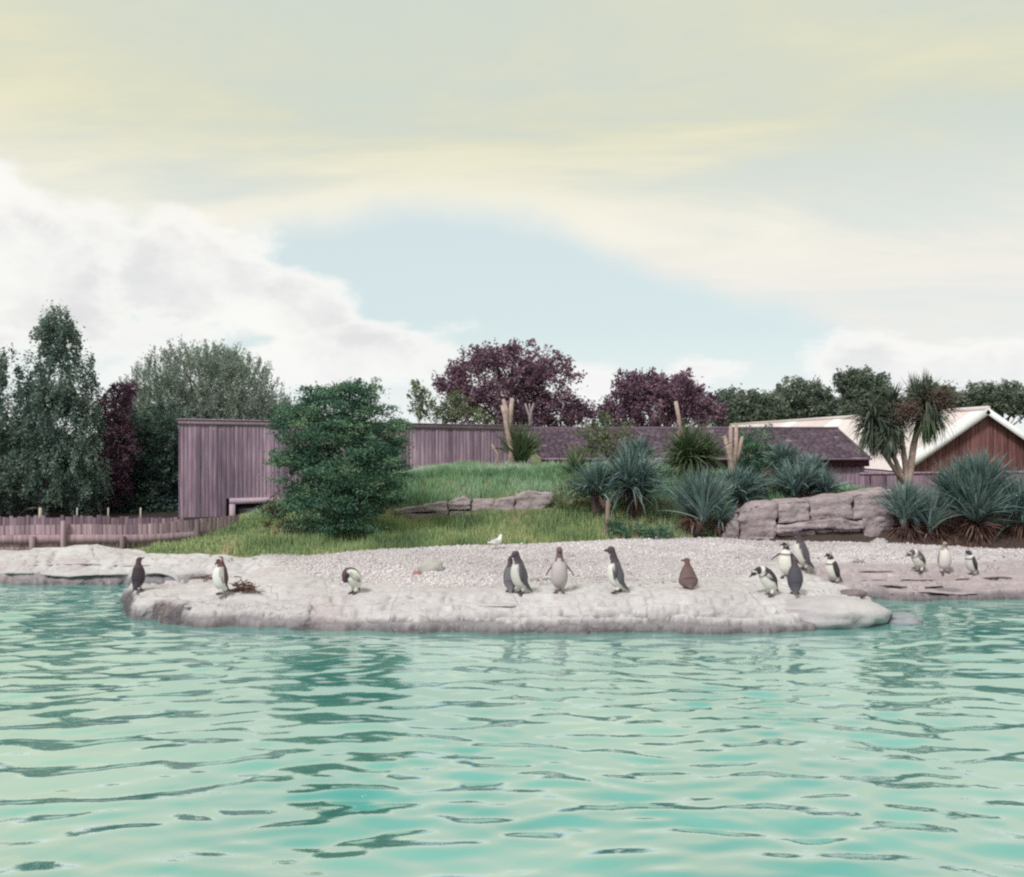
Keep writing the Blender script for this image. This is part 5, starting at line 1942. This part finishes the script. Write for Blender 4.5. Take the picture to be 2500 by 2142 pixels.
def small_things():
    rock('boulder', 0, 0, (0.84, 0.62, 0.30), 'broad smooth boulder sloping into the water at the ledge end, right side', 5, col=((0.42, 0.385, 0.41), (0.53, 0.505, 0.52)), loc=Vector((*wl(2005, 1517), 0.12)), sink=0.5, flat=0.35)
    rock('boulder', 0, 0, (0.27, 0.22, 0.12), 'bluish wet stone breaking the water surface beyond the broad boulder', 9, col=((0.19, 0.20, 0.24), (0.32, 0.33, 0.36)), loc=Vector((*wl(2200, 1519), 0.02)), sink=0.5)
    rock('beach_rock', 1052, 1393, (0.20, 0.14, 0.16), 'rounded greyish rock lying alone on the pebble beach', 14, col=((0.36, 0.34, 0.33), (0.46, 0.44, 0.42)), sink=0.32)
    rock('beach_rock', 1018, 1403, (0.075, 0.06, 0.05), 'small rust-coloured stone against the rounded beach rock', 15, col=((0.22, 0.11, 0.09), (0.36, 0.2, 0.17)), sink=0.35)
    rock('beach_rock', 2097, 1375, (0.11, 0.07, 0.045), 'small dark flat stone on the layered rock behind the banded penguin', 16, col=((0.2, 0.16, 0.19), (0.30, 0.25, 0.28)), sink=0.35)
    rock('beach_rock', 2080, 1452, (0.20, 0.11, 0.07), 'dark jagged wet rock at the water edge below the banded penguin', 17, col=((0.12, 0.09, 0.11), (0.25, 0.20, 0.22)), sink=0.4)
    rock('beach_rock', 1305, 1420, (0.07, 0.06, 0.05), 'small grey-green stone right of the penguin pair', 18, col=((0.22, 0.23, 0.20), (0.33, 0.33, 0.3)), sink=0.35)
    rock('beach_rock', 1334, 1418, (0.06, 0.05, 0.045), 'small dark green stone beside the pale young penguin', 19, col=((0.16, 0.19, 0.15), (0.27, 0.29, 0.25)), sink=0.35)
    # pile of twigs behind the second penguin and a strand of drift further left
    for px, py, wpx, n, lab, sd in [(592, 1447, 44, 46, 'heap of brown twigs behind the white-fronted penguin on the ledge', 1), (505, 1414, 40, 16, 'thin line of dark drift twigs on the back rock', 2)]:
        p = on_shore(px, py)
        root = empty('twig_heap', p)
        r = np.random.default_rng(sd)
        sc = wpx / FPX * p.y
        mb = MB()
        for k in range(n):
            t = np.clip(r.normal(0, 0.45), -1, 1)
            a = np.array([t * sc, r.normal() * 0.08, abs(r.normal()) * (0.07 if sd == 1 else 0.015) * (1 - abs(t)) * 1.6 + 0.012])
            d = r.normal(size=3) * np.array([1, 0.6, 0.30 if sd == 1 else 0.08])
            d *= r.uniform(0.05, 0.13) / np.linalg.norm(d)
            m = a + r.normal(size=3) * 0.012
            q = a + d
            q[2] = max(q[2], 0.006)
            s = a - d
            s[2] = max(s[2], 0.006)
            mb.tube([s, m, q], [0.007, 0.009, 0.004], 5)
        obj('twigs', mb.mesh('twigs'), MAT['twig'], root)['kind'] = 'stuff'
        tag(root, lab, 'twigs')


trees()
plants()
scatter_grass()
pebbles()
small_things()

# ------------------------------------------------------------------ penguins
def ring_loft(sp, segs=20):
    """sp: rows (f, u, r_lateral, r_sagittal) along a spine in the side plane -> verts, faces, (t, angle) per vertex"""
    sp = np.array(sp, float)
    # resample smoothly
    n0 = len(sp)
    t0 = np.concatenate([[0], np.cumsum(np.hypot(np.diff(sp[:, 0]), np.diff(sp[:, 1])))])
    T = np.linspace(0, t0[-1], 44)

    def cr(col):
        m = np.gradient(sp[:, col], t0)
        i = np.clip(np.searchsorted(t0, T) - 1, 0, n0 - 2)
        h = t0[i + 1] - t0[i]
        s = (T - t0[i]) / h
        return ((2 * s ** 3 - 3 * s ** 2 + 1) * sp[i, col] + (s ** 3 - 2 * s ** 2 + s) * h * m[i] + (-2 * s ** 3 + 3 * s ** 2) * sp[i + 1, col] + (s ** 3 - s ** 2) * h * m[i + 1])
    f, u = cr(0), cr(1)
    rl, rs = np.maximum(cr(2), 0.004), np.maximum(cr(3), 0.004)
    df, du = np.gradient(f), np.gradient(u)
    ln = np.hypot(df, du) + 1e-9
    nf, nu = du / ln, -df / ln              # normal in the side plane, towards the front
    an = np.arange(segs) * 2 * math.pi / segs
    V, A = [], []
    for i in range(len(T)):
        for a in an:
            k = math.cos(a) * rs[i]
            V.append((f[i] + nf[i] * k, math.sin(a) * rl[i], u[i] + nu[i] * k))
            A.append((T[i] / t0[-1], a))
    V = np.array(V)
    F = []
    m = len(T)
    for i in range(m - 1):
        for j in range(segs):
            F.append((i * segs + j, i * segs + (j + 1) % segs, (i + 1) * segs + (j + 1) % segs, (i + 1) * segs + j))
    n = len(V)
    V = np.concatenate([V, [V[:segs].mean(0)], [V[-segs:].mean(0)]])
    A += [(0, 0), (1, 0)]
    F3 = [((j + 1) % segs, j, n) for j in range(segs)] + [((m - 1) * segs + j, (m - 1) * segs + (j + 1) % segs, n + 1) for j in range(segs)]
    return V, F, F3, np.array(A)


SP_UP = [(-0.150, 0.020, 0.012, 0.008), (-0.105, 0.065, 0.034, 0.022), (-0.055, 0.105, 0.070, 0.058), (-0.012, 0.165, 0.098, 0.095), (0.006, 0.245, 0.104, 0.106),
         (0.008, 0.330, 0.094, 0.098), (0.000, 0.405, 0.074, 0.076), (0.000, 0.465, 0.050, 0.054), (0.006, 0.520, 0.040, 0.043)]
SP_HUNCH = [(-0.155, 0.050, 0.012, 0.008), (-0.115, 0.095, 0.034, 0.022), (-0.070, 0.135, 0.072, 0.060), (-0.025, 0.185, 0.100, 0.098), (0.020, 0.255, 0.106, 0.106),
            (0.068, 0.325, 0.096, 0.094), (0.125, 0.375, 0.070, 0.068), (0.180, 0.385, 0.050, 0.050), (0.225, 0.362, 0.040, 0.042)]
SP_TUCK = [(-0.130, 0.030, 0.012, 0.008), (-0.105, 0.080, 0.034, 0.024), (-0.080, 0.130, 0.074, 0.062), (-0.045, 0.195, 0.104, 0.104), (-0.005, 0.265, 0.112, 0.112),
           (0.045, 0.325, 0.100, 0.098), (0.105, 0.345, 0.074, 0.070), (0.145, 0.305, 0.052, 0.052), (0.150, 0.255, 0.042, 0.042)]
SP_SIT = [(-0.190, 0.015, 0.012, 0.008), (-0.150, 0.040, 0.040, 0.022), (-0.095, 0.080, 0.115, 0.070), (-0.040, 0.125, 0.150, 0.115), (-0.005, 0.205, 0.128, 0.112),
          (0.008, 0.280, 0.105, 0.100), (0.012, 0.350, 0.074, 0.074), (0.018, 0.405, 0.048, 0.050), (0.026, 0.450, 0.043, 0.045)]

ADULT = dict(back=(0.055, 0.045, 0.058), belly=(0.72, 0.71, 0.66), head=(0.050, 0.035, 0.045), band=True, stripe=(0.70, 0.68, 0.64), beak=(0.05, 0.04, 0.045), foot=(0.10, 0.06, 0.075), flip=(0.06, 0.045, 0.058))
GREY = dict(ADULT, back=(0.125, 0.118, 0.135), head=(0.085, 0.065, 0.08), band=False, stripe=None, belly=(0.60, 0.59, 0.56), flip=(0.085, 0.07, 0.085))
BROWN = dict(ADULT, back=(0.075, 0.05, 0.055), head=(0.095, 0.055, 0.06), band=False, stripe=None, belly=(0.5, 0.46, 0.43), flip=(0.07, 0.045, 0.052))
RUST = dict(ADULT, back=(0.155, 0.105, 0.105), head=(0.14, 0.078, 0.078), band=False, stripe=None, belly=(0.42, 0.34, 0.31), flip=(0.13, 0.075, 0.075), foot=(0.12, 0.07, 0.07))
PALE = dict(ADULT, back=(0.22, 0.18, 0.19), head=(0.18, 0.11, 0.11), band=False, stripe=None, belly=(0.50, 0.45, 0.46), flip=(0.20, 0.10, 0.11), foot=(0.20, 0.11, 0.11))
WHITE = dict(ADULT, back=(0.11, 0.07, 0.08), head=(0.14, 0.065, 0.075), band=False, stripe=(0.72, 0.7, 0.66), belly=(0.76, 0.75, 0.71), flip=(0.16, 0.11, 0.12))


def penguin(foot, height, yaw, spine, look, label, sp=SP_UP, lean=0.0, head_yaw=0.0, head_pitch=0.0, flip=((12, 0), (12, 0)), step=0.0, belly_w=1.05, chin=True, loc=None, neck=1.0):
    """yaw: heading in degrees in the ground plane; 0 = facing +X (right in the picture), 90 = away, 180 = left, 270 = towards the viewer
       flip: per side (abduction, swing forward) in degrees"""
    fat = np.array(sp, float)
    fat[1:7, 2] *= 1.13
    fat[1:7, 3] *= 1.10
    V, F, F3, A = ring_loft(fat)
    C = np.zeros((len(V), 3))
    t, a = A[:, 0], np.abs((A[:, 1] + math.pi) % (2 * math.pi) - math.pi)   # a = 0 at the front
    c = look
    for i in range(len(V)):
        ti, ai = t[i], a[i]
        front = ai < belly_w + 0.35 * math.sin(ti * 3.0)
        col = c['belly'] if front else c['back']
        if ti < 0.16:
            col = c['back'] if ai > 0.7 else c['belly']
        if c['band']:
            if front and 0.715 < ti < 0.765:
                col = c['head']
            # dark line down the flank inside the white
            if front and belly_w - 0.20 < ai - 0.35 * math.sin(ti * 3.0) < belly_w - 0.05 and 0.3 < ti < 0.77:
                col = c['head']
            if 0.80 < ti < 0.87 and ai > 0.8:
                col = c['stripe']
        if ti > 0.83 and not (c['band'] and 0.80 < ti < 0.87):
            col = c['head'] if (ai > 0.55 or ti > 0.9) else c['belly']
        C[i] = col
    comps = [(V, F, F3, C)]
    # head
    sp_ = np.array(sp)
    e = sp_[-1]
    hd = sp_[-1, :2] - sp_[-2, :2]
    hang = math.atan2(hd[1], hd[0])           # direction of the neck in the side plane
    up_neck = hang > R(45)
    hp = 0.0 if up_neck else hang + R(20)
    pitch = hp + R(head_pitch)
    if sp is SP_TUCK:
        pitch = R(-150)
    cen = np.array([e[0] + math.cos(hang) * 0.012 + math.cos(pitch) * 0.012, 0, e[1] + math.sin(hang) * 0.018 + math.sin(pitch) * 0.006])
    cp, spn = math.cos(pitch), math.sin(pitch)
    cy, sy = math.cos(R(head_yaw)), math.sin(R(head_yaw))

    def place(q):
        # q: head frame, x = beak direction, z = up
        x, y, z = q[:, 0], q[:, 1], q[:, 2]
        x2, y2 = x * cy - y * sy, x * sy + y * cy
        return np.stack([x2 * cp - z * spn, y2, x2 * spn + z * cp], 1) + cen
    nu, nv = 14, 20
    HV, HF, HF3, HC = [], [], [], []
    for i in range(1, nu):
        th = math.pi * i / nu
        for j in range(nv):
            ph = 2 * math.pi * j / nv
            d = np.array([math.cos(th), math.sin(th) * math.cos(ph), math.sin(th) * math.sin(ph)])
            q = d * np.array([0.056, 0.041, 0.043])
            HV.append(q)
            col = c['head']
            if c['stripe']:
                # white line from above the eye round the cheek
                rr = math.hypot(d[0] - 0.42, d[2] - 0.05)
                if abs(d[1]) > 0.25 and 0.62 < rr < 0.92 and d[0] < 0.6:
                    col = c['stripe']
            if d[2] < -0.75 and d[0] > 0.1 and not c['band']:
                col = tuple(0.5 * np.array(c['head']) + 0.5 * np.array(c['belly']))
            HC.append(col)
    for i in range(nu - 2):
        for j in range(nv):
            HF.append((i * nv + j, i * nv + (j + 1) % nv, (i + 1) * nv + (j + 1) % nv, (i + 1) * nv + j))
    m = len(HV)
    HV += [np.array([0.056, 0, 0]), np.array([-0.056, 0, 0])]
    HC += [c['head'], c['head']]
    HF3 = [(j, (j + 1) % nv, m) [::-1] for j in range(nv)] + [((nu - 2) * nv + j, (nu - 2) * nv + (j + 1) % nv, m + 1) for j in range(nv)]
    comps.append((place(np.array(HV)), HF, HF3, np.array(HC)))
    # beak: deep at the base, hooked at the tip
    mbk = MB()
    bk = np.array([(0.030, 0, -0.006), (0.055, 0, -0.008), (0.080, 0, -0.011), (0.100, 0, -0.016), (0.108, 0, -0.024)])
    mbk.tube(bk, [0.019, 0.0165, 0.0125, 0.0095, 0.006], 8)
    bv = np.concatenate(mbk.v)
    comps.append((place(bv), np.concatenate(mbk.f[4]), np.concatenate(mbk.f[3]), np.tile(c['beak'], (len(bv), 1))))
    # flippers: long flat blades from the shoulder
    i_sh = 6
    shf, shu, shr = sp_[i_sh, 0], sp_[i_sh, 1] - 0.005, sp_[i_sh, 2] * 1.13
    dn = sp_[4, :2] - sp_[6, :2]
    dn /= np.linalg.norm(dn)
    for sd, (ab, sw) in zip((1, -1), flip):
        base = np.array([shf - 0.006, sd * (shr - 0.012), shu])
        d = np.array([dn[0], 0, dn[1]])
        # abduct, then swing forward
        d = d * math.cos(R(ab)) + np.array([0, sd, 0]) * math.sin(R(ab))
        sw_ = R(sw)
        d = np.array([d[0] * math.cos(sw_) - d[2] * math.sin(sw_), d[1], d[0] * math.sin(sw_) + d[2] * math.cos(sw_)])
        nrm = np.array([0, sd, 0]) * math.cos(R(ab)) - np.array([dn[0], 0, dn[1]]) * math.sin(R(ab))
        wd = np.cross(d, nrm)
        wd /= np.linalg.norm(wd)
        nrm = np.cross(wd, d)
        st = np.linspace(0, 1, 9)
        wdt = np.array([0.020, 0.030, 0.035, 0.035, 0.033, 0.030, 0.025, 0.018, 0.008])
        thk = np.array([0.018, 0.016, 0.014, 0.012, 0.011, 0.010, 0.0095, 0.009, 0.008])
        ctr = base + d * (st * 0.205)[:, None] + np.array([0, sd, 0]) * (0.022 * np.sin(st * 2.2))[:, None] + wd * (-0.012 * st ** 2)[:, None]
        k = 10
        an = np.arange(k) * 2 * math.pi / k
        fv = np.concatenate([ctr[i] + wdt[i] * np.cos(an)[:, None] * wd + thk[i] * np.sin(an)[:, None] * nrm for i in range(9)])
        ff = [(i * k + j, i * k + (j + 1) % k, (i + 1) * k + (j + 1) % k, (i + 1) * k + j) for i in range(8) for j in range(k)]
        fv = np.concatenate([fv, [ctr[0]], [ctr[-1]]])
        f3 = [((j + 1) % k, j, 9 * k) for j in range(k)] + [(8 * k + j, 8 * k + (j + 1) % k, 9 * k + 1) for j in range(k)]
        fc = np.tile(c['flip'], (len(fv), 1)).astype(float)
        # pale underside
        inn = ((fv - base) @ nrm) * 1.0 < -0.004
        fc[inn] = np.array(c['belly']) * 0.8
        comps.append((fv, ff, f3, fc))
    # legs and webbed feet
    hf, hu = sp_[2, 0] + 0.045, sp_[2, 1]
    for sd in (1, -1):
        so = step * sd
        mb = MB()
        ank = np.array([hf + 0.012 + so, sd * 0.046, 0.022])
        mb.tube([(hf, sd * 0.045, hu + 0.02), (hf + 0.006 + so * 0.5, sd * 0.046, 0.06), ank], [0.036, 0.026, 0.017], 8)
        for dy, ln in ((-0.024, 0.062), (0.0, 0.074), (0.024, 0.062)):
            tip = ank + np.array([ln, dy + sd * 0.008, -0.012])
            mb.tube([ank + np.array([-0.014, 0, -0.004]), (ank + tip) / 2 + np.array([0, 0, -0.003]), tip], [0.015, 0.0145, 0.009], 7)
        v = np.concatenate(mb.v)
        cc = np.tile(c['foot'], (len(v), 1)).astype(float)
        cc[v[:, 2] > 0.055] = c['belly']
        comps.append((v, np.concatenate(mb.f[4]), np.concatenate(mb.f[3]), cc))
    # join
    VV, F4, FT, CC = [], [], [], []
    n = 0
    for v, f4, f3, cc in comps:
        VV.append(np.asarray(v, float))
        F4.append(np.asarray(f4, int) + n)
        FT.append(np.asarray(f3, int) + n)
        CC.append(cc)
        n += len(v)
    VV, CC = np.concatenate(VV), np.concatenate(CC)
    # lean about the ankles for what stands above the feet
    L_ = R(lean)
    k = np.clip((VV[:, 2] - 0.045) / 0.05, 0, 1)
    x0 = hf
    xr = (VV[:, 0] - x0) * np.cos(L_) + (VV[:, 2] - 0.05) * np.sin(L_) + x0
    zr = -(VV[:, 0] - x0) * np.sin(L_) + (VV[:, 2] - 0.05) * np.cos(L_) + 0.05
    VV[:, 0] = VV[:, 0] * (1 - k) + xr * k
    VV[:, 2] = VV[:, 2] * (1 - k) + zr * k
    VV[:, 2] -= VV[:, 2].min()
    if neck != 1.0:
        zn = np.clip(VV[:, 2] - 0.40, 0, 0.16)
        VV[:, 2] += zn * (neck - 1.0)
    me = mesh_np('penguin_raw', VV, [np.concatenate(F4), np.concatenate(FT)])
    tmp = bpy.data.objects.new('tmp', me)
    COL.objects.link(tmp)
    mod = tmp.modifiers.new('r', 'REMESH')
    mod.mode = 'VOXEL'
    mod.voxel_size = 0.0068
    mod.use_smooth_shade = True
    sm = tmp.modifiers.new('s', 'SMOOTH')
    sm.factor = 0.5
    sm.iterations = 5
    dg = bpy.context.evaluated_depsgraph_get()
    dg.update()
    new = bpy.data.meshes.new_from_object(tmp.evaluated_get(dg))
    bpy.data.objects.remove(tmp)
    bpy.data.meshes.remove(me)
    new.name = 'penguin'
    kd = kdtree.KDTree(len(VV))
    for i, v in enumerate(VV):
        kd.insert(v, i)
    kd.balance()
    col = np.ones((len(new.vertices), 4), np.float32)
    for i, v in enumerate(new.vertices):
        hits = kd.find_n(v.co, 3)
        ws = [1 / (h[2] + 1e-3) for h in hits]
        col[i, :3] = sum(CC[h[1]] * w for h, w in zip(hits, ws)) / sum(ws)
    at = new.attributes.new('col', 'FLOAT_COLOR', 'POINT')
    at.data.foreach_set('color', col.ravel())
    new.polygons.foreach_set('use_smooth', np.ones(len(new.polygons), bool))
    new.materials.clear()
    o = obj('penguin', new, MAT['plumage'])
    p = loc if loc is not None else on_shore(*foot)
    # scale so that the standing height matches the photo
    h_m = height / FPX * p.y
    H = float(VV[:, 2].max())
    s = h_m / H
    o.scale = (s, s, s)
    o.rotation_euler = (0, 0, R(yaw))
    cx = hf * s
    o.location = (p.x - cx * math.cos(R(yaw)), p.y - cx * math.sin(R(yaw)), p.z - 0.006)
    tag(o, label, 'penguin', 'penguins on the shore')
    return o


def penguins():
    penguin((337, 1442), 82, 78, 0, dict(BROWN, back=(0.055, 0.042, 0.055)), 'dark penguin seen from behind, alone at the tip of the ledge', head_yaw=-30, head_pitch=28, flip=((4, 0), (4, 0)))
    penguin((541, 1451), 94, 200, 0, WHITE, 'white-fronted penguin with drooping brown head beside the twig heap', head_pitch=-38, flip=((6, -8), (4, -4)), belly_w=1.75)
    penguin((866, 1449), 66, 222, 0, dict(ADULT, band=False, stripe=None, belly=(0.76, 0.76, 0.70), head=(0.10, 0.06, 0.075), back=(0.11, 0.06, 0.075)), 'hunched preening penguin with white belly, alone on the smooth rock', sp=SP_TUCK, flip=((6, 8), (6, 8)), belly_w=2.1)
    penguin((1246, 1446), 86, 96, 0, dict(GREY, back=(0.16, 0.15, 0.18)), 'grey-backed penguin turned away, left one of the overlapping pair', flip=((5, 0), (5, 0)), head_pitch=-30)
    penguin((1276, 1449), 106, 196, 0, GREY, 'grey penguin facing left with white breast, front one of the overlapping pair', lean=9, flip=((10, 5), (12, 6)), head_pitch=-8, neck=1.15)
    penguin((1366, 1446), 113, 262, 0, PALE, 'pale pinkish young penguin with rusty head and both flippers held out', flip=((34, 0), (30, 0)), head_yaw=20, neck=1.35, belly_w=1.5)
    penguin((1512, 1447), 114, 186, 0, dict(GREY, belly=(0.72, 0.72, 0.68)), 'slim dark-backed penguin stretching tall in mid-step below the stake', lean=10, flip=((14, 22), (20, -30)), head_pitch=18, neck=1.5, step=0.05)
    penguin((1681, 1437), 74, 97, 0, RUST, 'squat rusty-brown penguin sitting with its back turned', sp=SP_SIT, flip=((6, 0), (6, 0)), head_pitch=8, head_yaw=62)
    penguin((1882, 1455), 74, 196, 0, dict(ADULT, belly=(0.76, 0.75, 0.70)), 'bent-over penguin with white belly, preening in front of the group', sp=SP_HUNCH, flip=((16, 0), (30, -10)), belly_w=1.5, head_pitch=-20)
    penguin((1920, 1412), 90, 232, 0, ADULT, 'banded penguin with flippers spread, at the back of the group', flip=((40, 10), (48, 0)), head_yaw=-40, head_pitch=4)
    penguin((1966, 1394), 98, 184, 0, GREY, 'tallest dark penguin of the group leaning with its beak raised', lean=13, flip=((6, 4), (6, 0)), head_pitch=24, neck=1.2, belly_w=0.95)
    penguin((1941, 1452), 90, 80, 0, dict(GREY, back=(0.085, 0.085, 0.105)), 'dark slate-backed penguin turned away at the front of the group', flip=((5, 0), (9, 0)), head_yaw=15)
    penguin((2040, 1424), 78, 200, 0, ADULT, 'banded black and white penguin standing to the right of the group', flip=((8, 6), (8, 6)), lean=14)
    penguin((2246, 1397), 58, 205, 0, dict(ADULT, back=(0.16, 0.14, 0.155), head=(0.12, 0.095, 0.11)), 'stooping penguin below the right-hand yuccas, left one of three', sp=SP_HUNCH, flip=((16, 10), (12, 0)), belly_w=1.4)
    penguin((2305, 1400), 78, 268, 0, dict(GREY, belly=(0.66, 0.62, 0.60), back=(0.24, 0.20, 0.22), head=(0.34, 0.26, 0.23)), 'pale-bellied penguin facing the water, middle one of three by the yuccas', flip=((5, 0), (5, 0)), belly_w=1.4)
    penguin((2377, 1404), 66, 200, 0, dict(ADULT, belly=(0.6, 0.58, 0.56)), 'dark penguin at the far right below the tallest yucca', lean=14, flip=((22, 14), (10, 0)), head_pitch=-14)


def gull():
    p = on_shore(1211, 1342)
    root_sp = [(-0.17, 0.125, 0.012, 0.008), (-0.11, 0.125, 0.030, 0.022), (-0.05, 0.125, 0.052, 0.048), (0.02, 0.13, 0.058, 0.058), (0.07, 0.155, 0.046, 0.048), (0.09, 0.195, 0.030, 0.032), (0.10, 0.225, 0.026, 0.028), (0.112, 0.243, 0.012, 0.014)]
    V, F, F3, A = ring_loft(root_sp, 14)
    wing = (A[:, 0] < 0.55) & (V[:, 2] > 0.135)
    C = np.where(wing[:, None], np.array([0.5, 0.51, 0.53]), np.array([0.8, 0.8, 0.79]))
    mb = MB()
    mb.tube([(0.115, 0, 0.228), (0.135, 0, 0.224), (0.155, 0, 0.216)], [0.010, 0.008, 0.004], 6)
    for s in (-1, 1):
        mb.tube([(0.0, s * 0.02, 0.09), (0.005, s * 0.02, 0.04), (0.0, s * 0.02, 0.006)], [0.008, 0.005, 0.005], 5)
        mb.tube([(0.0, s * 0.02, 0.006), (0.035, s * 0.024, 0.004)], [0.008, 0.004], 5)
    v2 = np.concatenate(mb.v)
    n = len(V)
    VV = np.concatenate([V, v2])
    C = np.concatenate([C, np.tile((0.5, 0.35, 0.2), (len(v2), 1))])
    me = mesh_np('gull', VV, [np.array(F), np.concatenate(mb.f[4]) + n, np.array(F3), np.concatenate(mb.f[3]) + n], True, C)
    o = obj('gull', me, MAT['plumage'])
    o.location = (p.x, p.y, p.z)
    o.rotation_euler = (0, 0, R(38))
    o.scale = (1.1,) * 3
    tag(o, 'small white gull standing at the edge of the grass', 'gull')


penguins()
gull()
